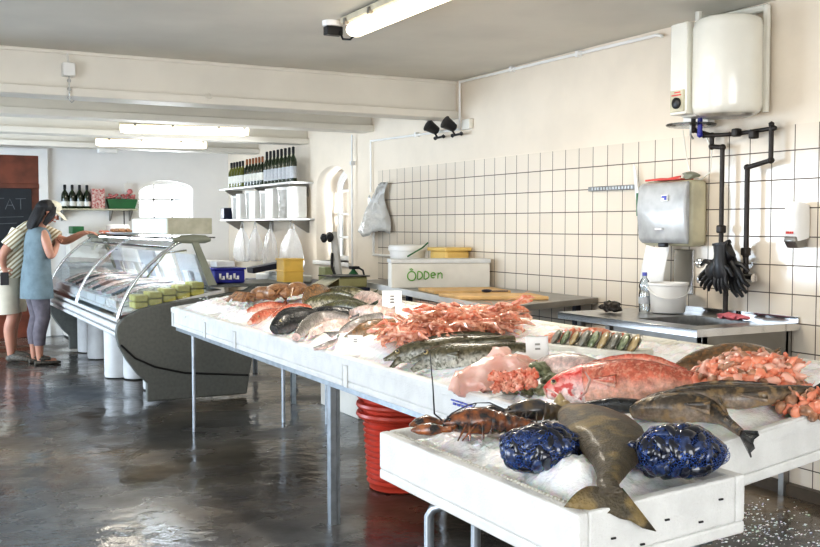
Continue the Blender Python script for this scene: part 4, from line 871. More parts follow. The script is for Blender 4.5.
def hand_nodes(J, E, wrist, pre, d, up, side, curl=.5):
    """palm, five unequal bent fingers; d along the hand, side towards the thumb, up out of the back of the hand"""
    d, up, side = d.normalized(), up.normalized(), side.normalized(); w = Vector(J[wrist][0])
    J[pre + 'palm'] = (w + d * .045, (.030, .016)); E.append((wrist, pre + 'palm'))
    for k, (s, L) in enumerate(((.030, .070), (.010, .082), (-.011, .076), (-.031, .058))):
        a = w + d * .085 + side * s; b_ = a + (d - up * curl).normalized() * L * .5; c = b_ + (d * .6 - up * curl * 1.4).normalized() * L * .5
        for q, p, r in (('k', a, .0105), ('m', b_, .0095), ('t', c, .0075)): J['%s%s%d' % (pre, q, k)] = (p, r)
        E += [(pre + 'palm', '%sk%d' % (pre, k)), ('%sk%d' % (pre, k), '%sm%d' % (pre, k)), ('%sm%d' % (pre, k), '%st%d' % (pre, k))]
    J[pre + 'th1'] = (w + d * .035 + side * .045, .0115); J[pre + 'th2'] = (w + d * .07 + side * .062 - up * .01, .0095)
    E += [(pre + 'palm', pre + 'th1'), (pre + 'th1', pre + 'th2')]
def person(origin, f, Jl, mat_, label, legs=True):
    t = thing('person', label, 'person', origin)
    f = f.normalized(); l = V(-f.y, f.x, 0)
    Q = lambda p: Vector(origin) + f * p[0] + l * p[1] + V(0, 0, p[2])
    return t, Q, f, l
def headparts(t, Q, hp, tilt=0):
    """face details on a head centred at hp looking along +x"""
    def H_(x, y, z):
        c, s = math.cos(tilt), math.sin(tilt); return Q((hp[0] + x * c + z * s, hp[1] + y, hp[2] - x * s + z * c))
    for s in (-1, 1):
        mb = MB(); mb.blob(H_(.083, s * .032, .008), (.011,) * 3, 2); mb_ = obj('eye', mb, M['eye'], t)
        mb = MB(); mb.blob(H_(.092, s * .032, .007), (.005,) * 3, 2); obj('pupil', mb, M['black'], mb_)
        mb = MB(); mb.loft([H_(-.0, s * .078, .025), H_(-.005, s * .088, .0), H_(.0, s * .078, -.03)], [.018, .02, .012], [.007, .008, .006], wide=Q((1, 0, 0)) - Q((0, 0, 0))); obj('ear', mb, M['skin'], t)
    mb = MB(); mb.loft([H_(.085, 0, .02), H_(.108, 0, -.018), H_(.09, 0, -.026)], [.008, .014, .009], [.008, .012, .006]); obj('nose', mb, M['skin'], t)
    mb = MB(); mb.loft([H_(.086, -.024, -.052), H_(.096, 0, -.050), H_(.086, .024, -.052)], [.003, .008, .003], [.003, .006, .003]); obj('mouth', mb, M['lips'], t)
    return H_
# --- woman in the blue-grey tunic
wo = (1.308, 10.564, 0.000)
fw = CR * .80 + CD * .60
t, Q, f, l = person(wo, fw, None, None, 'woman with black hair in sleeveless blue-grey tunic and cropped leggings leaning to the case')
J = {'pel': (Q((0, 0, .92)), (.15, .11)), 'wai': (Q((.01, 0, 1.06)), (.125, .10)), 'che': (Q((.03, 0, 1.25)), (.145, .105)), 'nb': (Q((.05, 0, 1.36)), .06), 'nk': (Q((.075, 0, 1.42)), .048),
     'h1': (Q((.11, 0, 1.475)), (.062, .070)), 'h2': (Q((.115, 0, 1.54)), (.078, .085)), 'h3': (Q((.105, 0, 1.60)), (.065, .07))}
E = [('pel', 'wai'), ('wai', 'che'), ('che', 'nb'), ('nb', 'nk'), ('nk', 'h1'), ('h1', 'h2'), ('h2', 'h3')]
for s, n in ((-1, 'r'), (1, 'l')):
    J['sh' + n] = (Q((.04, s * .155, 1.32)), .058); J['el' + n] = (Q((.09, s * .23, 1.08)), .042); J['wr' + n] = (Q((.21, s * .05, 1.20)), .028)
    J['hi' + n] = (Q((0, s * .095, .84)), .088); J['kn' + n] = (Q((.03 if s < 0 else .05, s * .095, .47)), .058); J['cf' + n] = (Q((-.005, s * .095, .32)), .055); J['an' + n] = (Q((0, s * .095, .09)), .036)
    J['he' + n] = (Q((.0, s * .095, .045)), .034); J['fo' + n] = (Q((.10, s * .105, .035)), (.034, .028)); J['to' + n] = (Q((.165, s * .11, .028)), (.034, .018))
    E += [('che', 'sh' + n), ('sh' + n, 'el' + n), ('el' + n, 'wr' + n), ('pel', 'hi' + n), ('hi' + n, 'kn' + n), ('kn' + n, 'cf' + n), ('cf' + n, 'an' + n), ('an' + n, 'he' + n), ('he' + n, 'fo' + n), ('fo' + n, 'to' + n)]
    hand_nodes(J, E, 'wr' + n, 'w' + n, Q((.1, -s * .7, .6)) - Q((0, 0, 0)), V(0, 0, 1), Q((.5, -s * .8, 0)) - Q((0, 0, 0)), .5)
skinmesh('body', J, E, M['skin'], t, 'pel')
H_ = headparts(t, Q, (.115, 0, 1.53), .35)
L3 = Q((0, 1, 0)) - Q((0, 0, 0)); F3 = Q((1, 0, 0)) - Q((0, 0, 0))
mb = MB(); mb.loft([Q((.045, 0, 1.385)), Q((.04, 0, 1.36)), Q((.035, 0, 1.31)), Q((.03, 0, 1.22)), Q((.02, 0, 1.06)), Q((.01, 0, .92)), Q((.01, 0, .80)), Q((.01, 0, .67))], [.075, .135, .185, .19, .175, .20, .225, .235], [.07, .09, .115, .128, .125, .14, .15, .155], wide=L3, n=24); obj('tunic', mb, M['tunic'], t)
mb = MB()
for s in (-1, 1): mb.loft([Q((0, s * .085, .88)), Q((.015, s * .095, .70)), Q((.04, s * .095, .48)), Q((.0, s * .097, .32)), Q((0, s * .097, .20))], [.10, .092, .070, .062, .055], [.10, .095, .072, .066, .055], wide=L3, n=16)
obj('leggings', mb, M['leggings'], t)
for s in (-1, 1):
    mb = MB(); mb.loft([Q((-.05, s * .095, .022)), Q((0, s * .097, .025)), Q((.08, s * .103, .022)), Q((.16, s * .11, .018)), Q((.20, s * .11, .015))], [.03, .042, .045, .048, .02], [.020, .025, .022, .018, .012], wide=L3, n=12)
    mb.loft([Q((.0, s * .096, .075)), Q((.02, s * .098, .06)), Q((.06, s * .10, .065)), Q((.10, s * .104, .058))], [.042, .048, .046, .04], [.03, .03, .022, .015], wide=L3); obj('sandal', mb, M['shoe'], t)
mb = MB(); mb.blob(H_(-.018, 0, .032), (.102, .096, .096), 3, .08, 3, 1)
mb.loft([H_(-.045, 0, .06), H_(-.065, 0, -.02), H_(-.075, 0, -.09), H_(-.085, 0, -.17), H_(-.09, 0, -.215)], [.07, .105, .118, .112, .06], [.055, .062, .055, .048, .03], wide=L3, n=18)
for s in (-1, 1): mb.loft([H_(.03, s * .07, .07), H_(.035, s * .095, .0), H_(.015, s * .098, -.07), H_(-.0, s * .09, -.13)], [.03, .035, .035, .02], [.018, .018, .018, .012], wide=F3, n=10)
mb.rough(.012, 22, 3); obj('hair', mb, M['hair'], t)
# --- man in the cap leaning over the case
mo = (1.127, 10.910, 0.000)
fm = CR * .97 + CD * .05
t, Q, f, l = person(mo, fm, None, None, 'man in cream cap, striped shirt and beige shorts reaching over the case')
L3 = Q((0, 1, 0)) - Q((0, 0, 0)); F3 = Q((1, 0, 0)) - Q((0, 0, 0))
J = {'pel': (Q((-.03, 0, .94)), (.15, .12)), 'wai': (Q((.03, 0, 1.08)), (.14, .12)), 'che': (Q((.15, 0, 1.27)), (.16, .12)), 'nb': (Q((.25, 0, 1.39)), .07), 'nk': (Q((.30, 0, 1.44)), .058),
     'h1': (Q((.36, 0, 1.47)), (.07, .075)), 'h2': (Q((.385, 0, 1.535)), (.085, .09)), 'h3': (Q((.385, 0, 1.59)), (.07, .075))}
E = [('pel', 'wai'), ('wai', 'che'), ('che', 'nb'), ('nb', 'nk'), ('nk', 'h1'), ('h1', 'h2'), ('h2', 'h3')]
arms = {'l': ((.24, .17, 1.35), (.50, .16, 1.23), (.72, .03, 1.325)), 'r': ((.16, -.19, 1.34), (.0, -.27, 1.12), (-.02, -.20, .99))}
for s, n in ((-1, 'r'), (1, 'l')):
    a = arms[n]
    J['sh' + n] = (Q(a[0]), .065); J['el' + n] = (Q(a[1]), .046); J['wr' + n] = (Q(a[2]), .032)
    J['hi' + n] = (Q((-.03, s * .10, .86)), .095); J['kn' + n] = (Q((.02 - s * .02, s * .105, .49)), .062); J['cf' + n] = (Q((-.03 - s * .02, s * .105, .34)), .062); J['an' + n] = (Q((-.02 - s * .03, s * .11, .09)), .040)
    J['he' + n] = (Q((-.02 - s * .03, s * .11, .05)), .038); J['fo' + n] = (Q((.10 - s * .03, s * .12, .04)), (.038, .03)); J['to' + n] = (Q((.17 - s * .03, s * .125, .032)), (.036, .02))
    E += [('che', 'sh' + n), ('sh' + n, 'el' + n), ('el' + n, 'wr' + n), ('pel', 'hi' + n), ('hi' + n, 'kn' + n), ('kn' + n, 'cf' + n), ('cf' + n, 'an' + n), ('an' + n, 'he' + n), ('he' + n, 'fo' + n), ('fo' + n, 'to' + n)]
hand_nodes(J, E, 'wrl', 'ml', Q((1, -.1, .05)) - Q((0, 0, 0)), V(0, 0, 1), Q((0, -1, 0)) - Q((0, 0, 0)), .35)
hand_nodes(J, E, 'wrr', 'mr', Q((.35, .1, -.9)) - Q((0, 0, 0)), Q((-.3, -1, 0)) - Q((0, 0, 0)), Q((1, 0, .2)) - Q((0, 0, 0)), .8)
skinmesh('body', J, E, M['skin'], t, 'pel')
H_ = headparts(t, Q, (.385, 0, 1.53), .5)
mb = MB(); mb.loft([Q((.25, 0, 1.41)), Q((.22, 0, 1.38)), Q((.185, 0, 1.32)), Q((.14, 0, 1.24)), Q((.05, 0, 1.08)), Q((-.01, 0, .96)), Q((-.02, 0, .88))], [.08, .15, .205, .21, .20, .205, .21], [.075, .10, .135, .145, .15, .155, .155], wide=L3, n=24)
for n in 'lr':
    a = [Vector(q) for q in arms[n]]; mb.loft([Q(a[0] * 1.0 - V(.02, 0, 0)), Q(a[0].lerp(a[1], .35)), Q(a[0].lerp(a[1], .7))], [.085, .080, .082], [.08, .072, .075], wide=V(0, 0, 1), n=14)
obj('striped_shirt', mb, striped(), t)
mb = MB()
for s in (-1, 1): mb.loft([Q((-.03, s * .085, .93)), Q((-.03, s * .10, .80)), Q((-.01, s * .11, .64)), Q((.0, s * .11, .50))], [.115, .118, .115, .108], [.135, .125, .11, .10], wide=L3, n=16)
obj('shorts', mb, M['khaki'], t)
for s in (-1, 1):
    x0 = -s * .03; mb = MB(); mb.loft([Q((-.06 + x0, s * .11, .03)), Q((-.02 + x0, s * .11, .055)), Q((.07 + x0, s * .118, .048)), Q((.15 + x0, s * .123, .035)), Q((.195 + x0, s * .125, .025))], [.03, .045, .046, .048, .02], [.028, .05, .038, .03, .015], wide=L3, n=12); obj('shoe', mb, M['shoe'], t)
mb = MB(); mb.blob(H_(-.03, 0, -.0), (.095, .088, .085), 3, .05); obj('hair', mb, M['hair'], t)
mb = MB(); mb.blob(H_(-.012, 0, .058), (.108, .100, .075), 3); mb.loft([H_(.06, 0, .05), H_(.12, 0, .035), H_(.185, 0, .012)], [.085, .08, .04], [.01, .008, .005], wide=L3, n=14); obj('cap', mb, M['cap'], t)
mb = MB(); mb.box(Q((-.03, -.26, .80)), Q((.04, -.22, .93))) ; solo('dark_pouch', mb, M['black'], 'small dark pouch held in the hand of the man in the cap', 'pouch', bevel=.01)

# ================================================================ FISH TABLES
def tz(x): return .82 + .13 * (x - 1.78)
def nz_(x): return .795 + .06 * (x - 1.25)
def fish_box(x0, x1, y0, y1, zf, label, group, m, deep=.138, ribs=True, th=.028):
    cx = (x0 + x1) / 2
    t = thing('fish_box', label, 'fish box', (cx, (y0 + y1) / 2, zf(x0) - deep), group)
    mb = MB(); a = MB()
    def sb(mb, lo, hi):
        n = 8
        vs = mb.box(lo, hi)
        for v in vs: v.co.z += zf(v.co.x)
    sb(mb, (x0, y0, -deep), (x1, y1, -deep + .03))
    sb(mb, (x0, y0, -deep + .03), (x0 + th, y1, 0)); sb(mb, (x1 - th, y0, -deep + .03), (x1, y1, 0)); sb(mb, (x0 + th, y0, -deep + .03), (x1 - th, y0 + th, 0)); sb(mb, (x0 + th, y1 - th, -deep + .03), (x1 - th, y1, 0))
    obj('box_body', mb, m, t, smooth=False, bevel=.006)
    mb = MB(); e = .005
    sb(mb, (x0 - e, y0 - e, -.035), (x0 - .0005, y1 + e, -.005)); sb(mb, (x0, y0 - e, -.035), (x1, y0 - .0005, -.005)); obj('rim_band', mb, m, t, smooth=False, bevel=.003) if ribs else mb.bm.free()
    if ribs:
        for y in (y1 - .06,):
            mb = MB(); sb(mb, (x0 - .008, y, -deep + .004), (x0 - .0005, y + .035, -.036)); obj('corner_rib', mb, m, t, smooth=False, bevel=.003)
    return t
G = 'white foam fish boxes of the display table'
seams = [7.02, 6.22, 5.60, 4.02, 2.80, 1.87]
names = ['farthest front foam box, holding mostly bare ice', 'second front foam box from the far end, below the red gurnards', 'third front foam box from the far end, below the dark catfish', 'fourth front foam box, below the langoustine heap and cod heads', 'nearest front foam box of the long table, below the red fish']
for k in range(5): fish_box(1.78, 2.395, seams[k + 1] + .004, seams[k] - .004, tz, names[k], G, M['eps'])
names = ['farthest rear foam box behind the brown crabs', 'second rear foam box, below the grey fillets', 'rear foam box behind the langoustine heap', 'nearest rear foam box, holding the prawn heap']
s2 = [6.5, 5.3, 4.1, 2.95, 1.87]
for k in range(4): fish_box(2.405, 2.76, s2[k + 1] + .004, s2[k] - .004, tz, names[k], G, M['eps_old'], ribs=False)
mb = MB()
for k in range(5): mb.box((1.771, 3.02 - .03 * k, tz(1.775) - .045), (1.7745, 3.02 - .03 * k + .022, tz(1.775) - .040)); mb.box((1.771, 3.01 - .03 * k, tz(1.775) - .058), (1.7745, 3.01 - .03 * k + .018, tz(1.775) - .050))
solo('blue_stamp', mb, M['blueink'], 'small blue print stamped on the side of the long row of foam boxes', 'stamp', smooth=False)
# steel trestle
t = thing('trestle_table', 'galvanised steel trestle carrying the long row of foam boxes', 'table', (2.2, 4.4, 0))
mb = MB(); zt = .655
for x in (1.80, 2.42, 2.70): mb.prism([(x, 1.9, tz(x) - .168), (x + .04, 1.9, tz(x) - .168), (x + .04, 1.9, tz(x) - .140), (x, 1.9, tz(x) - .140)], (0, 5.08, 0))
obj('long_rail', mb, M['galv'], t, smooth=False)
mb = MB()
for y in (2.1, 4.2, 6.58): mb.prism([(1.84, y, tz(1.84) - .165), (2.72, y, tz(2.72) - .165), (2.72, y, tz(2.72) - .142), (1.84, y, tz(1.84) - .142)], (0, .035, 0))
obj('cross_rail', mb, M['galv'], t, smooth=False)
for x, y, r in ((1.80, 6.58, .012), (1.80, 4.20, .024), (2.45, 6.6, .013), (2.45, 4.3, .018), (2.7, 6.4, .013), (2.1, 2.2, .018), (2.6, 2.0, .018)):
    mb = MB()
    if r > .02: mb.box((x, y, 0), (x + .03, y + .04, tz(x) - .166)); mb.box((x + .035, y + .005, 0), (x + .05, y + .035, tz(x) - .166))
    else: mb.lathe([(r, 0), (r, tz(x) - .166)], (x + .015, y, 0), n=12)
    obj('leg', mb, M['galv'], t, smooth=(r < .02))
# near small box on its own stand
nb = fish_box(1.262, 1.745, 1.64, 2.585, nz_, 'front foam box on its own low stand, holding lobster and blue net bags', None, M['eps'], .138, ribs=False, th=.03)
mb = MB()
for k in range(60): mb.blob((1.297, 1.69 + k * .0146, nz_(1.292) - .006), (.009, .0075, .009), 1)
for k in range(0): pass
obj('studded_rim', mb, M['eps_old'], nb)
mb = MB()
for (x, z) in ((1.35, -.07), (1.43, -.10), (1.50, -.06), (1.60, -.085), (1.66, -.045)): mb.box((x, 1.636, nz_(x) + z), (x + .012, 1.6395, nz_(x) + z + .004))
obj('scratch_marks', mb, M['black'], nb, smooth=False)
t = thing('tube_stand', 'grey tubular steel stand under the front foam box', 'stand', (1.5, 2.1, 0))
for x, y in ((1.30, 2.35), (1.42, 2.30), (1.69, 1.75), (1.52, 1.80)):
    mb = MB(); z = nz_(x) - .165; mb.tube([(x, y, 0), (x, y, z - .03), (x + .008, y - .01, z - .008), (x + .03, y - .03, z)], .014, 12); obj('leg', mb, M['galv'], t)
mb = MB(); mb.tube([(1.32, 2.32, nz_(1.32) - .156), (1.32, 1.7, nz_(1.32) - .156)], .013); mb.tube([(1.68, 2.4, nz_(1.68) - .156), (1.68, 1.7, nz_(1.68) - .156)], .013); obj('rail', mb, M['galv'], t)
# red ribbed buckets under the table
bx, by = 2.40, 4.66
for k in range(3):
    mb = MB(); z0 = .0 + .055 * k; prof = [(.15, z0), (.165, z0 + .01)]
    for j in range(12 if k == 0 else 2): prof += [(.166 + .002 * j, z0 + .03 + .03 * j), (.180 + .002 * j, z0 + .045 + .03 * j), (.166 + .002 * j, z0 + .058 + .03 * j)] if k == 0 else []
    t = thing('red_bucket', ['lowest red ribbed plastic basket of the nested stack under the table', 'middle rim of nested red plastic baskets under the table', 'topmost red plastic basket of the nested stack under the table'][k], 'basket', (bx, by, z0), None)
    if k == 0: mb.lathe(prof, (bx, by, 0), n=36); obj('body', mb, M['red'], t)
    else: mb.lathe([(.198, .36 + .05 * k), (.204, .41 + .05 * k)], (bx, by, 0), n=36, cap=False); obj('body', mb, M['red'], t)
    mb = MB(); zr = .385 + .05 * k; mb.lathe([(.200, zr), (.228, zr + .004), (.236, zr + .016), (.232, zr + .03), (.212, zr + .036), (.20, zr + .03)], (bx, by, 0), n=36, cap=False); obj('rim', mb, M['red'], t)
t = thing('white_carton', 'white carton with small print standing behind the table under the worktop', 'carton', (3.1, 6.2, 0))
mb = MB(); mb.box((2.98, 6.45, 0.0), (3.38, 7.15, .82)); obj('carton_body', mb, M['card'], t, smooth=False, bevel=.006)
mb = MB(); [mb.box((2.976, 6.6 + .05 * k, .70), (2.979, 6.63 + .05 * k, .72)) for k in range(4)]; obj('print', mb, M['dark_steel'], t, smooth=False)

# ---------------------------------------------------------------- ice
def heap_h(x, y):
    """height of the ice above the sloping rim plane of the long table"""
    e = min(x - 1.80, 2.75 - x, 1.0) ; f_ = min(y - 1.89, 7.0 - y)
    k = min(1, max(0, min(e / .18, f_ / .2)))
    return -.022 + .050 * k * k * (3 - 2 * k) + .024 * noise.noise(V(x * 5, y * 5, 1)) * k + .012 * noise.noise(V(x * 26, y * 26, 4)) * k + .006 * noise.noise(V(x * 60, y * 60, 7))
def ice_patch(x0, x1, y0, y1, zf, hf, label, step=.012):
    nx, ny = int((x1 - x0) / step) + 1, int((y1 - y0) / step) + 1
    mb = MB(); mb.sheet([[(x0 + (x1 - x0) * i / nx, y0 + (y1 - y0) * j / ny, zf(x0 + (x1 - x0) * i / nx) + hf(x0 + (x1 - x0) * i / nx, y0 + (y1 - y0) * j / ny)) for j in range(ny + 1)] for i in range(nx + 1)])
    return solo('crushed_ice', mb, M['ice'], label, 'ice', None, 'stuff')
for k in range(5):
    ice_patch(1.808, 2.75 if seams[k] < 6.6 else 2.367, seams[k + 1] + .0, seams[k] - (.03 if k == 0 else 0), tz, heap_h, ['crushed ice bare at the far end of the long table', 'crushed ice below the red gurnards', 'crushed ice below the dark catfish and silver fish', 'crushed ice below the cod heads and langoustine heap', 'crushed ice at the near end of the long table around the red fish'][k])
def nh(x, y):
    e = min(x - 1.28, 1.735 - x, y - 1.67, 2.55 - y); k = min(1, max(0, e / .12))
    m_ = .05 * math.exp(-((x - 1.44) ** 2 + (y - 1.86) ** 2) / .008)
    return -.045 + .045 * k + m_ + .010 * noise.noise(V(x * 14, y * 14, 2)) + .009 * noise.noise(V(x * 45, y * 45, 4)) + .005 * noise.noise(V(x * 90, y * 90, 4))
ice_patch(1.281, 1.734, 1.671, 2.554, nz_, nh, 'crushed ice in the front foam box with a white mound by the tail', .01)
def loose_ice(cx, cy, n, sp, label, zf):
    mb = MB()
    for k in range(n):
        x, y = R.gauss(cx, sp[0]), R.gauss(cy, sp[1]); s = R.uniform(.003, .010) * (.6 if n > 300 else 1); mb.blob((x, y, zf(x, y)), (s * 1.3, s * R.uniform(.6, 1.2), s * .5), 1, .9, 3, k)
    return solo('loose_ice', mb, M['ice'], label, 'ice', None, 'stuff', smooth=False)
loose_ice(3.45, 3.35, 900, (.22, .32), 'scattered ice fragments on the wet floor near the wall', lambda x, y: .004)
loose_ice(2.0, 5.9, 150, (.10, .6), 'loose ice lumps heaped at the far end of the table', lambda x, y: tz(x) + heap_h(x, min(6.9, max(2, y))) + .003)

# ---------------------------------------------------------------- whole fish
UPB = (CD * .55 + V(0, 0, .83)).normalized()
def fin(t, name, base, d, w, L, W, m, n=7, fork=.0, curl=V(0, 0, 0)):
    mb = MB(); grid = []
    for i in range(6):
        q = i / 5; row = []
        for j in range(n):
            s = -1 + 2 * j / (n - 1); ln = L * (1 - fork * (1 - abs(s)))
            row.append(Vector(base) + d * (ln * q) + w * (s * W * (.18 + .82 * q)) + curl * q * q + d.cross(w) * (.006 * math.sin(j * 2.2) * q))
        grid.append(row)
    mb.sheet(grid); return obj(name, mb, m, t, solid=.004)
def fish(label, pts, A, B, m, wide=UPB, tail=(.08, .05), dorsal=None, pect=None, eye=None, headm=None, headn=2, jaws=None, tailm=None, group=None, name='whole_fish', cat='fish', fork=.25, tailcurl=V(0, 0, 0)):
    # smooth the path by Catmull-Rom
    P = [Vector(p) for p in pts]; n = len(P)
    def cr_(a, i, q):
        g = lambda k: a[max(0, min(len(a) - 1, k))]
        p0, p1, p2, p3 = g(i - 1), g(i), g(i + 1), g(i + 2)
        return .5 * ((2 * p1) + (p2 - p0) * q + (2 * p0 - 5 * p1 + 4 * p2 - p3) * q * q + (3 * p1 - p0 - 3 * p2 + p3) * q ** 3)
    PP, AA, BB = [], [], []
    for i in range(n - 1):
        for k in range(4): q = k / 4; PP.append(cr_(P, i, q)); AA.append(max(.003, cr_(A, i, q))); BB.append(max(.003, cr_(B, i, q)))
    PP.append(P[-1]); AA.append(A[-1]); BB.append(B[-1])
    t = thing(name, label, cat, P[n // 2] - V(0, 0, B[n // 2]), group)
    mb = MB(); mb.loft(PP, AA, BB, wide=wide, n=20); mb.rough(.0035, 26); obj('body', mb, m, t)
    def fr(i):
        i = max(0, min(len(PP) - 1, i)); tt = (PP[min(i + 1, len(PP) - 1)] - PP[max(i - 1, 0)]).normalized(); w = Vector(wide); w = (w - tt * w.dot(tt)).normalized(); nn = tt.cross(w)
        if nn.dot(V(-.467, -.884, .5)) < 0: nn = -nn
        return PP[i], tt, w, nn
    if headm:
        k = headn * 4; mb = MB(); mb.loft(PP[:k + 1], [a * 1.02 + .0005 for a in AA[:k + 1]], [b * 1.03 + .0005 for b in BB[:k + 1]], wide=wide, n=20); mb.rough(.0035, 26); obj('head', mb, headm, t)
    if tail:
        p, tt, w, nn = fr(len(PP) - 1); fin(t, 'tail_fin', p - tt * .004, tt, w, tail[0], tail[1], tailm or m, fork=fork, curl=tailcurl)
    if dorsal:
        i0, i1, h = dorsal; mb = MB(); g = []
        for i in range(int(i0 * (len(PP) - 1)), int(i1 * (len(PP) - 1)) + 1):
            p, tt, w, nn = fr(i); hh = h * math.sin(PI * (i - i0 * (len(PP) - 1) + 1) / ((i1 - i0) * (len(PP) - 1) + 2)) * (1 + .12 * (i % 2)); g.append([p + w * AA[i] * .93, p + w * (AA[i] + hh * .6) - nn * .004 + tt * hh * .2, p + w * (AA[i] + hh) + tt * hh * .5])
        mb.sheet(g); obj('dorsal_fin', mb, m, t, solid=.003)
    if pect:
        i, L, W = pect; p, tt, w, nn = fr(int(i * (len(PP) - 1))); k = int(i * (len(PP) - 1)); fin(t, 'pectoral_fin', p + nn * BB[k] * 1.0 - w * AA[k] * .15, (tt + nn * .12 - w * .15).normalized(), w, L, W, m, 6)
    if eye:
        i, up, r = eye; k = int(i * (len(PP) - 1)); p, tt, w, nn = fr(k)
        c = p + nn * BB[k] * math.sqrt(max(0, 1 - up * up)) * 1.0 + w * AA[k] * up
        mb = MB(); mb.blob(c, (r, r, r), 2); e = obj('eye', mb, M['eyering'], t)
        mb = MB(); mb.blob(c + nn * r * .55, (r * .68,) * 3, 2); obj('pupil', mb, M['eyeblack'], e)
        g0 = PP[min(len(PP) - 1, k + 5)]
    if jaws:
        L, gap = jaws; p, tt, w, nn = fr(0)
        a0, b0 = A[1] * .75, B[1] * .8
        mb = MB(); mb.loft([p + tt * L * .6, p + w * gap * .3, p - tt * L * .6 + w * gap * .45], [a0, a0 * .55, a0 * .2], [b0, b0 * .75, b0 * .3], wide=w, n=12); obj('upper_jaw', mb, headm or m, t)
        mb = MB(); mb.loft([p + tt * L * .6 - w * a0 * .2, p - w * gap * .9, p - tt * L * .5 - w * gap * 1.5], [a0 * .6, a0 * .4, a0 * .22], [b0 * .95, b0 * .85, b0 * .5], wide=w, n=12); obj('lower_jaw', mb, headm or m, t)
        mb = MB(); mb.loft([p + tt * L * .5, p + tt * L * .1 - w * gap * .2], [a0 * .5, a0 * .3], [b0 * .8, b0 * .7], wide=w, n=12); obj('mouth', mb, M['mouth'], t)
    return t

# red fish
fish('large bright red fish with pink-white head, lying on ice at the near end',
     [(1.829, 2.544, 0.871), (1.870, 2.526, 0.887), (1.931, 2.478, 0.902), (1.986, 2.400, 0.915), (2.057, 2.320, 0.924), (2.134, 2.264, 0.926), (2.216, 2.239, 0.927)],
     [.020, .044, .066, .074, .066, .040, .020], [.016, .034, .048, .052, .044, .026, .012], F_['redfish'], tail=(.08, .05), dorsal=(.36, .88, .02), pect=(.42, .075, .022), eye=(.16, .35, .010), headm=F_['redhead'], headn=2)
mb = MB(); mb.tube([(1.904, 2.443, 0.946), (1.847, 2.346, 0.939), (1.762, 2.257, 0.923), (1.736, 2.259, 0.904)], [.002, .004, .004, .002], 6); mb.tube([(1.789, 2.483, 0.896), (1.751, 2.386, 0.901), (1.738, 2.333, 0.890)], .003, 6)
obj('gill_line', mb, M['mouth'], [o for o in COL.objects if o.get('label', '').startswith('large bright red')][0])
# grey-pink fish behind it, ice-glazed head of a pale fish
fish('pale grey-pink fish with slack mouth, between the red fish and the price card',
     [(2.100, 2.978, 0.892), (2.050, 2.840, 0.905), (2.076, 2.759, 0.913), (2.108, 2.668, 0.913), (2.170, 2.623, 0.911)], [.012, .038, .048, .040, .022], [.01, .03, .038, .03, .015], F_['pink'], tail=(.05, .03), eye=(.18, .5, .006))
# cod with open jaws
fish('front cod with a gaping pale mouth facing left, below the langoustine heap', [(1.852, 3.424, 0.864), (1.890, 3.378, 0.879), (1.930, 3.306, 0.889), (1.997, 3.245, 0.900), (2.088, 3.195, 0.912), (2.202, 3.170, 0.920)],
     [.026, .046, .055, .050, .042, .026], [.024, .04, .045, .042, .034, .018], F_['cod'], eye=(.15, .30, .011), jaws=(.07, .022), tail=(.08, .045), dorsal=(.4, .9, .02), pect=(.4, .05, .018))
fish('rear cod, jaws wide open on the ice, left of and behind the other cod head', [(1.829, 3.605, 0.856), (1.872, 3.590, 0.872), (1.924, 3.523, 0.889), (2.016, 3.470, 0.906), (2.130, 3.385, 0.921), (2.247, 3.342, 0.931)],
     [.022, .040, .048, .046, .038, .024], [.02, .034, .042, .04, .032, .018], F_['cod'], eye=(.14, .3, .010), jaws=(.07, .024), tail=None, dorsal=(.4, .9, .02))
# mottled tusk-like fish in front at right, tail hanging over the box edge
fish('mottled brown fish whose dark tail hangs over the near box edge', [(1.872, 2.186, 0.867), (1.900, 2.142, 0.881), (1.944, 2.070, 0.891), (1.984, 2.014, 0.892), (1.983, 1.943, 0.876), (1.960, 1.861, 0.858)],
     [.02, .036, .044, .036, .018, .012], [.018, .035, .042, .034, .016, .009], F_['mottle'], tail=(.075, .036), pect=(.45, .07, .02), dorsal=(.3, .8, .018), fork=.1, tailm=F_['dark'])
fish('long dark mottled fish lying behind the one with the hanging tail', [(1.942, 2.198, 0.891), (1.997, 2.147, 0.903), (2.063, 2.076, 0.912), (2.133, 2.012, 0.916), (2.226, 1.972, 0.923), (2.316, 1.937, 0.930)],
     [.018, .028, .034, .034, .026, .016], [.018, .03, .034, .03, .024, .012], F_['mottle'], tail=(.06, .03), pect=(.55, .08, .018), dorsal=(.2, .8, .016), tailm=F_['dark'])
for k, (a, b) in enumerate((((722, 402), (748, 409)), ((738, 398), (762, 406)))):
    pass
fish('glossy black eel-like fish between the red fish and the halibut', [(1.794, 2.353, 0.852), (1.821, 2.312, 0.865), (1.855, 2.254, 0.875), (1.894, 2.203, 0.880), (1.933, 2.158, 0.875)],
     [.012, .020, .023, .022, .012], [.012, .022, .026, .024, .012], F_['dark'], tail=None)
# big plaice behind the prawns
fish('brown flatfish leaning behind the prawn heap', [(2.253, 2.419, 0.932), (2.344, 2.406, 0.953), (2.442, 2.371, 0.971), (2.522, 2.340, 0.977), (2.584, 2.324, 0.975)],
     [.02, .045, .055, .045, .02], [.012, .02, .024, .02, .01], F_['plaice'], wide=(CD * .75 + V(0, 0, .6)).normalized(), tail=(.05, .03))
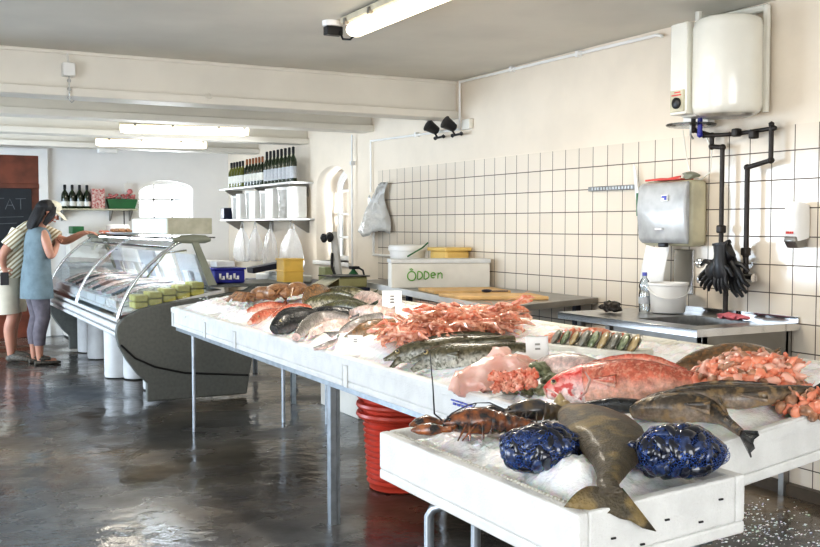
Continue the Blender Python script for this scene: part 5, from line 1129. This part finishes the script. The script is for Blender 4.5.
# halibut in the front box
fish('big olive-brown flatfish whose broad tail hangs over the corner of the front box', [(1.733, 2.283, 0.869), (1.672, 2.131, 0.880), (1.586, 1.956, 0.880), (1.516, 1.837, 0.866), (1.439, 1.746, 0.851), (1.385, 1.694, 0.838), (1.353, 1.647, 0.831)],
     [.035, .085, .100, .075, .040, .024, .028], [.02, .034, .038, .032, .022, .014, .012], F_['halibut'], wide=CR, tail=None, name='halibut')
ht = [o for o in COL.objects if o.get('label', '').startswith('big olive')][0]
mb = MB(); g = []
b0, tl, tr = V(*(1.367, 1.664, 0.834)), V(*(1.249, 1.670, 0.807)), V(*(1.440, 1.600, 0.743))
for i in range(9):
    q = i / 8; row = []
    for j in range(9):
        s = j / 8; tip = tl.lerp(tr, s); ln = 1 - .17 * math.sin(PI * s)
        base = b0 + CR * (.026 * (s * 2 - 1)); row.append(base.lerp(tip, q * ln) + V(0, 0, .004 * math.sin(s * 26) * q + .018 * math.sin(PI * q) * (1 - s)))
    g.append(row)
mb.sheet(g); obj('tail_fin', mb, F_['halibut'], ht, solid=.006)
mb = MB(); g = []
for i in range(9):
    q = i / 8; a = V(*(1.704, 2.244, 0.872)).lerp(V(*(1.462, 1.818, 0.838)), q); g.append([a, a - CR * (.035 * math.sin(PI * q)) - V(0, 0, .012)])
mb.sheet(g); obj('side_fin', mb, F_['mottle'], ht, solid=.004)
# far-left group
def sfish(label, px, A, B, m, **k): return fish(label, px, A, B, F_[m], **k)
sfish('dark catfish with a blunt shiny head facing left on the ice', [(1.775, 4.886, 0.854), (1.825, 4.914, 0.876), (1.900, 4.949, 0.891), (1.986, 4.963, 0.902), (2.092, 4.993, 0.906)], [.03, .055, .058, .05, .03], [.025, .045, .05, .045, .03], 'dark', tail=None, eye=(.2, .4, .008), dorsal=(.3, .9, .02))
sfish('second dark fish, behind and right of the blunt-headed catfish', [(2.066, 5.118, 0.902), (2.083, 5.030, 0.919), (2.120, 4.949, 0.924), (2.194, 4.915, 0.924), (2.268, 4.881, 0.923)], [.02, .035, .04, .035, .02], [.02, .035, .04, .03, .015], 'dark', tail=(.07, .04))
sfish('green-brown cod stretched behind the dark fish', [(2.151, 5.407, 0.928), (2.209, 5.379, 0.946), (2.280, 5.292, 0.955), (2.330, 5.149, 0.952), (2.362, 4.977, 0.946)], [.02, .045, .05, .04, .02], [.02, .04, .045, .035, .015], 'green', tail=(.08, .05), dorsal=(.3, .8, .025))
sfish('brown-green fish lying crosswise above the silver fish', [(2.159, 5.154, 0.929), (2.242, 5.118, 0.940), (2.279, 4.956, 0.945), (2.290, 4.775, 0.936)], [.02, .04, .04, .02], [.02, .035, .035, .015], 'green', tail=(.07, .04))
sfish('silver-pink gutted fish arched around the ice, nearest in its row', [(1.775, 4.569, 0.849), (1.902, 4.755, 0.876), (2.021, 4.880, 0.896), (2.099, 4.846, 0.906), (2.146, 4.743, 0.908)], [.02, .04, .045, .04, .02], [.02, .035, .04, .03, .015], 'salmon', tail=(.06, .035))
sfish('pink-bellied fish tucked inside the arched silver one', [(1.871, 4.596, 0.862), (1.939, 4.628, 0.881), (2.007, 4.608, 0.894), (2.089, 4.617, 0.900)], [.018, .034, .036, .018], [.018, .03, .03, .014], 'pink', tail=(.06, .03))
sfish('small silver fish piece lying by the white card on the ice', [(1.740, 4.252, 0.827), (1.776, 4.240, 0.835), (1.843, 4.280, 0.846), (1.913, 4.369, 0.852)], [.008, .014, .014, .006], [.008, .012, .012, .005], 'salmon', tail=(.03, .02))
sfish('red gurnard with its head at the left on the ice', [(1.816, 5.395, 0.845), (1.889, 5.467, 0.864), (1.977, 5.507, 0.881), (2.085, 5.562, 0.890)], [.015, .035, .035, .015], [.015, .03, .03, .012], 'redfish', tail=(.06, .04), eye=(.25, .4, .007))
sfish('red gurnard lying farther back beside the crabs', [(1.938, 5.810, 0.870), (1.995, 5.792, 0.888), (2.061, 5.741, 0.902), (2.168, 5.801, 0.905)], [.015, .032, .035, .015], [.015, .03, .03, .012], 'redfish', tail=(.06, .04), eye=(.25, .4, .007))
sfish('rust-red fish in front of the green-brown cod', [(1.938, 5.365, 0.871), (2.011, 5.381, 0.895), (2.093, 5.370, 0.916), (2.187, 5.370, 0.918)], [.015, .036, .038, .016], [.015, .03, .03, .012], 'redfish', tail=(.06, .04))
sfish('speckled brown plaice lying behind the crabs', [(2.157, 5.420, 0.939), (2.220, 5.467, 0.957), (2.311, 5.530, 0.974), (2.434, 5.665, 0.980)], [.03, .075, .08, .03], [.01, .02, .02, .01], 'plaice', tail=(.06, .04), wide=(CD * .6 + V(0, 0, .8)).normalized())
sfish('dark slender fish at the back edge, farthest on the right of the crabs', [(2.389, 5.766, 0.969), (2.451, 5.641, 0.987), (2.503, 5.501, 0.994), (2.577, 5.430, 0.984)], [.015, .035, .035, .015], [.015, .03, .03, .012], 'green', tail=(.06, .04))
sfish('pale fillet-like fish near the back edge under the worktop', [(2.410, 5.296, 0.962), (2.445, 5.234, 0.977), (2.459, 5.100, 0.973), (2.468, 4.964, 0.959)], [.02, .045, .045, .02], [.012, .02, .02, .012], 'pink', tail=None)
sfish('pink fish with torn belly left of the langoustine heap', [(2.215, 4.869, 0.927), (2.231, 4.776, 0.939), (2.271, 4.687, 0.944), (2.358, 4.694, 0.945)], [.02, .036, .036, .018], [.02, .03, .03, .014], 'pink', tail=(.05, .03))
sfish('grey fish with its tail pointing down left toward the card', [(2.250, 4.595, 0.931), (2.108, 4.464, 0.918), (2.008, 4.439, 0.895), (1.954, 4.438, 0.873)], [.02, .036, .03, .012], [.02, .03, .025, .01], 'salmon', tail=(.07, .045))
sfish('brown plaice slanting left of the langoustines', [(1.936, 4.326, 0.860), (1.968, 4.257, 0.889), (2.049, 4.251, 0.910), (2.171, 4.280, 0.921)], [.012, .036, .044, .03], [.012, .026, .03, .02], 'plaice', tail=None)
sfish('small pale fish on bare ice left of the gurnards', [(2.031, 6.627, 0.873), (2.100, 6.618, 0.892), (2.193, 6.596, 0.904)], [.012, .026, .01], [.012, .02, .01], 'pink', tail=(.04, .03))
# fillets and roe
mb = MB(); q_ = resample([(1.717, 2.941, 0.824), (1.769, 2.961, 0.849), (1.834, 2.946, 0.867), (1.917, 2.933, 0.888), (2.000, 2.917, 0.899), (2.075, 2.937, 0.898)], [.02, .046, .058, .056, .048, .02], [.008, .020, .028, .028, .022, .01]); mb.loft(q_[0], q_[1], q_[2], wide=UPB, n=36); mb.rough(.022, 20); mb.rough(.008, 60); solo('pink_fillet', mb, M['fillet'], 'large pale pink fillet draped on ice in front of the cod', 'fillet')
mb = MB(); mb.blob((1.986, 3.045, 0.917), (.045, .05, .035), 3, .15, 2, 3); mb.blob((1.993, 2.964, 0.908), (.045, .04, .03), 3, .15, 2, 5); mb.rough(.012, 30); solo('rounded_fillet', mb, M['fillet'], 'rounded pink fillet piece humped behind the large one', 'fillet')
mb = MB()
for k in range(70):
    x, y = 492 + 44 * R.random(), 377 + R.uniform(-8, 8); p = V(*((1.779, 2.782, 0.880))).lerp(V(*((1.873, 2.668, 0.902))), k / 69) + V(R.uniform(-.012, .012), R.uniform(-.01, .01), R.uniform(-.032, .026)) - CD * .02
    mb.blob(p, (R.uniform(.006, .016), R.uniform(.006, .014), R.uniform(.006, .016)), 2, .9, 3, k, mat3=rotx(R.random() * 3))
solo('fish_roe', mb, M['roe'], 'ragged orange-red roe spilling from the pink fillet', 'roe', 'fish roe')
# oysters
G = 'green oysters by the red fish'
for k, (p, s, lb) in enumerate((((1.870, 2.797, 0.844), 1.1, 'leftmost green oyster, lying flat on the ice'), ((1.877, 2.718, 0.845), 1.0, 'green oyster lowest and nearest the foam edge'), ((1.997, 2.808, 0.888), 1.25, 'largest dark oyster, set on top of the others'), ((1.968, 2.697, 0.874), 1.0, 'dark oyster closest to the mouth of the red fish'), ((1.913, 2.667, 0.849), .9, 'green oyster squeezed below the largest one'))):
    t = thing('oyster', lb, 'oyster', p, G); a = R.uniform(-.6, .6)
    mb = MB(); mb.blob(p, (.042 * s, .03 * s, .013 * s), 3, .35, 3, k, mat3=rotz(a) @ rotx(.5)); obj('lower_shell', mb, M['clam'], t)
    mb = MB(); mb.blob(V(*p) + V(-.004, -.008, .012 * s), (.040 * s, .028 * s, .012 * s), 3, .45, 4, k + 9, mat3=rotz(a) @ rotx(.6)); obj('upper_shell', mb, M['oyster'], t)
# row of shells in a cream tray behind the pale fish
t = thing('shell_tray', 'cream tray edge behind the price card, holding a row of shells', 'tray', (2.358, 2.937, 0.925))
mb = MB(); a, b = V(*(2.312, 3.171, 0.909)), V(*(2.389, 2.749, 0.919)); d = (b - a).normalized(); nrm = V(-d.y, d.x, 0)
mb.prism([a - nrm * .05, b - nrm * .05, b + nrm * .08, a + nrm * .08], (0, 0, .03)); obj('tray_base', mb, M['eps_old'], t, bevel=.006)
G = 'upright shells in the cream tray'
for k in range(9):
    q = (k + .5) / 9; p = a.lerp(b, q) + V(0, 0, .055) - nrm * .01; s = 1.0 if k > 2 else .8
    tt = thing('scallop_shell', '%s upright %s shell from the left in the cream tray' % (['first', 'second', 'third', 'fourth', 'fifth', 'sixth', 'seventh', 'eighth', 'ninth'][k], ['brown', 'grey', 'tan'][k % 3]), 'shell', p, G)
    mm = rotz(-.5) @ roty(.55); m_ = [M['clam'], M['oyster'], M['tanshell']][k % 3]
    mb = MB(); mb.blob(p, (.012 * s, .045 * s, .040 * s), 3, .08, 4, k, mat3=mm); obj('shell_half', mb, m_, tt)
    mb = MB(); mb.blob(p + V(.010, -.006, 0), (.007 * s, .043 * s, .038 * s), 3, .08, 4, k, mat3=mm); obj('shell_half', mb, M['clam'], tt)
# price cards
def card(c, w, h, ang, label, depth=.0, marks=2):
    t = thing('price_card', label, 'price card', c); Rm = rotz(ang); b = Vector(c)
    mb = MB(); vs = mb.box((-w / 2, 0, 0), (w / 2, .004, h))
    if depth: vs += mb.box((w / 2 - .004, 0, 0), (w / 2, depth, h * .95)); vs += mb.box((-w / 2, 0, h - .004), (w / 2, depth, h))
    for v in vs: v.co = Rm @ (rotx(-.25) @ v.co) + b
    obj('card', mb, M['paper'], t, smooth=False)
    mb = MB(); vs = []
    for k in range(marks): vs += mb.box((-w * .1, -.002, h * (.6 - .2 * k)), (w * .12, -.0005, h * (.68 - .2 * k)))
    for v in vs: v.co = Rm @ (rotx(-.25) @ v.co) + b
    obj('print', mb, M['dark_steel'], t, smooth=False)
card((2.112, 2.989, 0.908), .085, .085, -.35, 'white folded price card standing between the cod and the pale fish', .05)
card((1.908, 4.160, 0.837), .07, .055, -.5, 'small white price card stuck in the ice left of the cod jaws')
card((2.288, 4.533, 0.986), .10, .08, -.45, 'white price card standing behind the far end of the langoustine heap', marks=3)

# crabs
def crab(c, s, ang, label):
    t = thing('brown_crab', label, 'crab', c, 'brown crabs at the far end'); b = Vector(c); Rm = rotz(ang)
    P = lambda x, y, z: b + Rm @ V(x * s, y * s, z * s)
    mb = MB(); mb.blob(P(0, 0, .05), (.085 * s, .06 * s, .038 * s), 3, .1, 4, c[0], mat3=Rm); obj('carapace', mb, M['crab'], t)
    for sg in (-1, 1):
        mb = MB(); mb.tube([P(sg * .06, -.035, .04), P(sg * .10, -.07, .045), P(sg * .06, -.10, .04)], [.014 * s, .022 * s, .016 * s]); mb.loft([P(sg * .07, -.095, .04), P(sg * .04, -.125, .04), P(sg * .012, -.13, .04)], [.018 * s, .026 * s, .006 * s], [.014 * s, .016 * s, .004 * s]); obj('claw', mb, M['crab'], t)
        mb = MB()
        for k in range(4): y = -.01 + .02 * k; mb.tube([P(sg * .07, y, .04), P(sg * .12, y + .015 * k, .055), P(sg * .15, y + .03 * k, .01)], [.010 * s, .009 * s, .004 * s], 6)
        obj('legs', mb, M['crab'], t)
crab((2.112, 5.993, 0.913), 1.15, .4, 'leftmost brown crab at the back of the ice')
crab((2.198, 5.916, 0.934), 1.15, -.5, 'middle brown crab of the row at the back edge')
crab((2.291, 5.877, 0.946), 1.1, .9, 'rightmost brown crab, next to the speckled plaice')
crab((2.082, 6.261, 0.889), .8, -.2, 'small brown crab, farthest left beside the pale fish')

# lobsters
def lobster(c, ang, s, m, label, long=False):
    t = thing('lobster', label, 'lobster', c); b = Vector(c); Rm = rotz(ang)
    P = lambda x, y, z: b + Rm @ V(x * s, y * s, z * s)
    Wd = Rm @ V(0, 1, 0)
    mb = MB(); mb.loft([P(-.135, 0, .03), P(-.10, 0, .034), P(-.05, 0, .04), P(0, 0, .04), P(.02, 0, .036)], [.010 * s, .030 * s, .046 * s, .047 * s, .040 * s], [.010 * s, .030 * s, .044 * s, .046 * s, .04 * s], wide=Wd, n=16); obj('carapace', mb, m, t)
    mb = MB()
    for k in range(6):
        x = .02 + .023 * k; r = (.044 - .0035 * k) * s; z = .036 - .003 * k
        mb.loft([P(x, 0, z), P(x + .008, 0, z), P(x + .024, 0, z - .002)], [r * .93, r, r * .85], [r * .85, r * .93, r * .75], wide=Wd, n=16)
    obj('tail', mb, m, t)
    mb = MB()
    for k in range(-2, 3): mb.loft([P(.155, .006 * k, .02), P(.185, .02 * k, .014), P(.205, .026 * k, .010)], [.006 * s, .013 * s, .008 * s], [.003 * s, .004 * s, .003 * s], wide=Wd, n=8)
    obj('tail_fan', mb, m, t)
    for sg in (-1, 1):
        mb = MB(); mb.tube([P(-.09, sg * .025, .03), P(-.12, sg * .06, .025), P(-.15, sg * .06, .025)], [.009 * s, .011 * s, .010 * s]); mb.loft([P(-.145, sg * .06, .025), P(-.18, sg * .065, .028), P(-.215, sg * .05, .024), P(-.24, sg * .038, .02)], [.014 * s, .033 * s, .024 * s, .005 * s], [.012 * s, .022 * s, .016 * s, .004 * s], wide=Wd, n=12)
        mb.loft([P(-.18, sg * .045, .028), P(-.21, sg * .03, .025), P(-.232, sg * .026, .02)], [.010 * s, .008 * s, .003 * s], [.008 * s, .007 * s, .003 * s], wide=Wd, n=10); obj('claw', mb, m, t)
        for k in range(4):
            x = -.075 + .025 * k; mb = MB(); j_ = [.02, -.012, .015, -.03][k]; mb.tube([P(x, sg * .025, .028), P(x + j_, sg * .05, .040), P(x + j_ * 1.5 - .01, sg * .066, .018), P(x + j_ * 2 - .02, sg * .072, -.01)], [.006 * s, .005 * s, .004 * s, .0025 * s], 6); obj('leg', mb, m, t)
    mb = MB()
    if long: mb.tube([P(-.135, .01, .04), P(-.16, .02, .06), P(-.165, .02, .15), P(-.175, .03, .27)], [.003, .0025, .002, .001], 6); mb.tube([P(-.13, -.01, .04), P(-.11, -.03, .07), P(-.06, -.05, .10), P(-.03, -.04, .105), P(-.05, 0, .06)], [.003, .002, .002, .0015, .001], 6)
    else: mb.tube([P(-.135, .01, .04), P(-.19, .05, .06), P(-.25, .1, .05)], [.003, .002, .001], 6)
    obj('antenna', mb, M['black'], t)
    for sg in (-1, 1): mb = MB(); mb.blob(P(-.115, sg * .017, .048), (.006 * s,) * 3, 2); obj('eye', mb, M['eyeblack'], t)
lobster((1.460, 2.323, 0.822), -.42, .86, M['lobster'], 'dark orange-brown lobster with tall antenna at the left end of the front box', True)
lobster((1.649, 2.332, 0.839), -.5, .72, M['lobster2'], 'striped dark lobster lying farther back beside the flatfish')
t = thing('whelk', 'tan rounded shell against the edge of the flatfish', 'shell', (1.788, 2.389, 0.837))
mb = MB(); mb.blob((1.727, 2.313, 0.859), (.028, .035, .036), 3, .15, 3, 2); obj('shell_body', mb, M['tanshell'], t)
mb = MB(); mb.lathe([(.02, 0), (.014, .012), (.008, .02), (.002, .028)], (1.725, 2.329, 0.885), n=12); obj('spire', mb, M['tanshell'], t)
# blue net bags of mussels
def make_mussel(m, G):
    t = thing('mussel', '', 'mussel', (0, 0, 0), G)
    for sg in (-1, 1):
        mb = MB(); mb.loft([(-.028, 0, 0), (-.022, 0, sg * .002), (-.008, .001, sg * .005), (.010, .001, sg * .005), (.022, 0, sg * .003), (.028, 0, 0)], [.002, .008, .013, .015, .011, .003], [.001, .006, .008, .008, .005, .001], wide=(0, 1, 0), n=12); obj('shell_half', mb, m, t)
    return t
def netbag(c, rad, seed, label, word):
    t = thing('mussel_bag', label, 'net bag', c, 'blue net bags of mussels'); b = Vector(c)
    mb = MB(); r = bmesh.ops.create_icosphere(mb.bm, subdivisions=5, radius=1)
    rr = random.Random(seed)
    def sh(d): return .94 + .16 * noise.noise(d * 1.5 + V(seed, 0, 0)) + .05 * noise.noise(d * 5 + V(0, seed, 0))
    for v in r['verts']:
        d = v.co.normalized(); k = sh(d) * 1.04
        v.co = b + CR * (d.x * rad[0] * k) + CD * (d.y * rad[1] * k) + V(0, 0, max(d.z * rad[2] * k, -rad[2] * .8))
    obj('net', mb, M['net'], t)
    mb = MB()
    for q in range(9):
        a = rr.uniform(-2.4, .2); z0 = rr.uniform(-.5, .8); pts = []
        for u in range(7):
            d = V(math.cos(a + u * .12), math.sin(a + u * .12), z0 + .12 * math.sin(u + q)).normalized(); k = sh(d) * 1.07
            pts.append(b + CR * (d.x * rad[0] * k) + CD * (d.y * rad[1] * k) + V(0, 0, max(d.z * rad[2] * k, -rad[2] * .78)))
        mb.tube(pts, .0011, 4)
    obj('net_folds', mb, M['net'], t)
    G = 'mussels inside the %s blue net bag' % word; L = 'dark blue-black mussel inside the %s blue net bag' % word
    pr_m = [make_mussel(M['mussel'], G), make_mussel(M['mussel2'], G)]; used = [0, 0]; n = 120
    for i in range(n):
        z = 1 - 1.75 * (i + .5) / n; a = i * 2.39996; rr_ = math.sqrt(max(0, 1 - z * z)); d = V(rr_ * math.cos(a), rr_ * math.sin(a), z); k = sh(d) * .86
        p = b + CR * (d.x * rad[0] * k) + CD * (d.y * rad[1] * k) + V(0, 0, max(d.z * rad[2] * k, -rad[2] * .7))
        nrm = (CR * (d.x / rad[0]) + CD * (d.y / rad[1]) + V(0, 0, d.z / rad[2])).normalized()
        q = nrm.to_track_quat('Z', 'Y').to_matrix() @ rotz(rr.uniform(0, 6.28)) @ rotx(rr.uniform(-.7, .7)) @ roty(rr.uniform(-.3, .3)); j = 1 if i % 4 == 0 else 0
        if not used[j]: o = pr_m[j]; used[j] = 1; o.location = p; o.rotation_euler = q.to_euler()
        else: o = dup(pr_m[j], p, q.to_euler(), rr.uniform(.85, 1.15))
        o['label'] = L; o['group'] = G
netbag((1.401, 1.968, 0.854), (.112, .075, .062), 3, 'left blue net bag of mussels, next to the lobsters', 'left')
netbag((1.618, 1.730, 0.872), (.112, .070, .064), 8, 'right blue net bag of mussels, beside the flatfish tail', 'right')

# ---------------------------------------------------------------- langoustines
def make_langoustine(m, clawcurve, G):
    t = thing('langoustine', '', 'langoustine', (0, 0, 0), G)
    mb = MB(); mb.loft([(-.075, 0, .004), (-.055, 0, .008), (-.03, 0, .012), (0, 0, .013)], [.003, .012, .018, .019], [.003, .012, .018, .018], wide=(0, 1, 0), n=10); obj('carapace', mb, m, t)
    mb = MB()
    for k in range(6):
        a = k * .26; x = .0 + .085 * math.sin(k * .21) ; z = .013 + .0 - .035 * (1 - math.cos(a * .9)); r = .0175 - .0015 * k
        mb.loft([(x, 0, z), (x + .006, 0, z), (x + .018, 0, z - .004 * k * .5)], [r * .9, r, r * .8], [r * .85, r * .95, r * .7], wide=(0, 1, 0), n=10)
    for k in (-1, 0, 1): mb.loft([(.092, .004 * k, -.02), (.108, .014 * k, -.028), (.118, .018 * k, -.032)], [.004, .008, .004], [.002, .002, .002], wide=(0, 1, 0), n=6)
    obj('tail', mb, m, t)
    for sg in (-1, 1):
        cc = clawcurve * sg
        mb = MB(); mb.tube([(-.05, sg * .01, .008), (-.075, sg * (.028), .012), (-.10, sg * .026 + cc * .3, .012)], [.005, .006, .006], 6)
        mb.loft([(-.10, sg * .026 + cc * .3, .012), (-.12, sg * .032 + cc * .7, .016), (-.145, sg * .020 + cc, .008), (-.165, sg * .004 + cc, .0)], [.006, .011, .008, .002], [.006, .010, .007, .002], n=7); obj('claw', mb, m, t)
    mb = MB()
    for sg in (-1, 1):
        for k in range(4): x = -.045 + .014 * k; mb.tube([(x, sg * .01, .004), (x - .006, sg * .035, .016), (x - .010, sg * .052, -.01)], [.0025, .002, .001], 4)
        mb.tube([(-.072, sg * .004, .01), (-.11, sg * .03, .03), (-.15, sg * .07, .03)], [.0015, .001, .0007], 4)
    obj('legs', mb, M['langleg'], t)
    for sg in (-1, 1): mb = MB(); mb.blob((-.064, sg * .008, .013), (.003,) * 3, 1); obj('eye', mb, M['eyeblack'], t)
    return t
def heap(protos, n, C, rx, ry, hh, zf, label, group, s0=(.85, 1.15), tiltr=.5, flat=0):
    C = Vector(C); out = []
    k = 0; used = [False] * len(protos)
    for i in range(n):
        q = math.sqrt((i + .5) / n); a = i * 2.39996; x, y = q * math.cos(a), q * math.sin(a)
        p = C + CR * (x * rx) + CD * (y * ry); h = hh * math.sqrt(max(0, 1 - (q * .92) ** 2)) * R.uniform(.82, 1.08)
        loc = V(p.x, p.y, zf(p.x) + heap_h(p.x, p.y) + .012 + h); j = i % len(protos)
        rot = (R.uniform(-tiltr, tiltr), R.uniform(-tiltr, tiltr), R.uniform(0, 2 * PI)); s = R.uniform(*s0)
        if not used[j]: o = protos[j]; o.location = loc; o.rotation_euler = rot; o.scale = (s,) * 3; used[j] = True
        else: o = dup(protos[j], loc, rot, s)
        o['label'] = label; o['group'] = group; out.append(o)
    return out
G = 'langoustines heaped on the long table'
prot = [make_langoustine(M['langoustine'], .03, G), make_langoustine(M['langoustine2'], .05, G), make_langoustine(M['langoustine3'], -.03, G), make_langoustine(M['langoustine2'], -.04, G)]
heap(prot, 112, (2.177, 3.746, 0.902), .255, .20, .085, tz, 'orange-pink langoustine in the big heap behind the cod heads', G, (.85, 1.15), .38)
heap([make_langoustine(M['langoustine'], .01, G)], 9, (2.422, 3.241, 0.924), .16, .05, .01, tz, 'orange-pink langoustine straying right of the heap toward the tray of shells', 'langoustines straying from the heap', (.7, .9), .3)
def make_prawn(m, curl, G, fat=1):
    t = thing('prawn', '', 'prawn', (0, 0, 0), G)
    pts, rr = [], []
    for k in range(9):
        a = -curl + 2 * curl * k / 8; pts.append((.030 * math.sin(a) / max(curl, .6) * 1.3, .030 * (math.cos(a) - 1) + .01, 0)); rr.append(fat * (.004, .0095, .0125, .0135, .013, .012, .0105, .008, .004)[k] * (1.0 + (.07 if k % 2 else -.03)))
    mb = MB(); mb.loft(pts, rr, [r * .9 for r in rr], wide=(0, 0, 1), n=10)
    e = pts[-1]; mb.loft([e, (e[0] + .008, e[1] - .012, 0), (e[0] + .010, e[1] - .018, 0)], [.003, .009, .004], [.002, .002, .001], wide=(0, 0, 1), n=6)
    mb.tube([pts[0], (pts[0][0] - .006, pts[0][1] - .008, .003), (pts[0][0] - .004, pts[0][1] - .018, .005)], [.002, .001, .0006], 4)
    obj('shell', mb, m, t)
    return t
G = 'pink prawns heaped at the near end'
prot = [make_prawn(M['prawn'], 1.5, G, 1.25), make_prawn(M['prawn2'], 1.9, G, 1.35), make_prawn(M['prawn3'], 1.2, G, 1.2), make_prawn(M['prawn'], 2.1, G, 1.3)]
heap(prot, 150, (2.299, 2.173, 0.917), .155, .13, .055, tz, 'pink prawn in the heap in front of the brown flatfish', G, (.62, .95), 1.0)
G = 'prawns of the nearest right-hand heap'
prot = [make_prawn(M['prawn'], 1.4, G, 1.3), make_prawn(M['prawn3'], 1.3, G, 1.5)]
heap(prot, 60, (2.289, 1.928, 0.916), .08, .10, .035, tz, 'orange-brown prawn in the small heap at the right end of the table', G, (.7, 1.0), 1.0)

# ================================================================ LIGHT AND CAMERA
def area(name, loc, rot, sx, sy, power, col):
    l = bpy.data.lights.new(name, 'AREA'); l.shape = 'RECTANGLE'; l.size = sx; l.size_y = sy; l.energy = power; l.color = col
    o = bpy.data.objects.new(name, l); COL.objects.link(o); o.location = loc; o.rotation_euler = rot; return o
area('sky_light_side_window', (WX + .6, 9.6, 1.6), (0, PI / 2, 0), 1.3, 1.2, 230, (.95, .98, 1))
area('sky_light_back_window', (3.3, BY + .6, 1.7), (-PI / 2, 0, 0), 1.2, 1.1, 90, (.95, .98, 1))
area('daylight_far_doorway', (-3.4, 9.6, 1.3), (0, -PI / 2, 0), 2.2, 4.2, 350, (.66, .82, 1))
area('daylight_near_doorway', (-3.4, 2.2, 1.3), (0, -PI / 2, 0), 2.2, 3.4, 100, (.95, .97, 1))
area('daylight_gate', (0, -3.4, 1.4), (PI / 2, 0, 0), 4.2, 2.2, 135, (1, .94, .85))
for loc, L in (((2.36, 4.4, 2.44), PI / 2), ((2.49, 9.22, 2.23), 0), ((2.58, 10.92, 2.23), 0)):
    area('tube_light', loc, (0, 0, L), 1.2, .12, 40 if loc[1] < 5 else 14, (1, .92, .80))
area('case_fill', (2.1, 9.65, 1.285), (0, 0, PI / 2), 3.4, .06, 14, (.9, .96, 1))  # added fill light without a fixture, brightens the case interior
w = bpy.data.worlds.new('world'); SC.world = w; w.use_nodes = True
bg = w.node_tree.nodes['Background']; bg.inputs['Color'].default_value = (.82, .90, 1, 1); bg.inputs['Strength'].default_value = 5.0
cam = bpy.data.cameras.new('camera'); co = bpy.data.objects.new('camera', cam); COL.objects.link(co)
cam.sensor_width = 36; cam.lens = 989 / 820 * 36; cam.clip_start = .05
co.location = (0, 0, 1.4); co.rotation_euler = (PI / 2 - math.atan(48 / 989), 0, -math.radians(27.83)); SC.camera = co
SC.view_settings.view_transform = 'Standard'; SC.view_settings.look = 'Medium High Contrast'; SC.view_settings.exposure = -.34
SC.cycles.max_bounces = 8; SC.cycles.transparent_max_bounces = 12; SC.cycles.caustics_reflective = False; SC.cycles.caustics_refractive = False
for o in list(COL.objects):
    if '_b' in o: del o['_b']
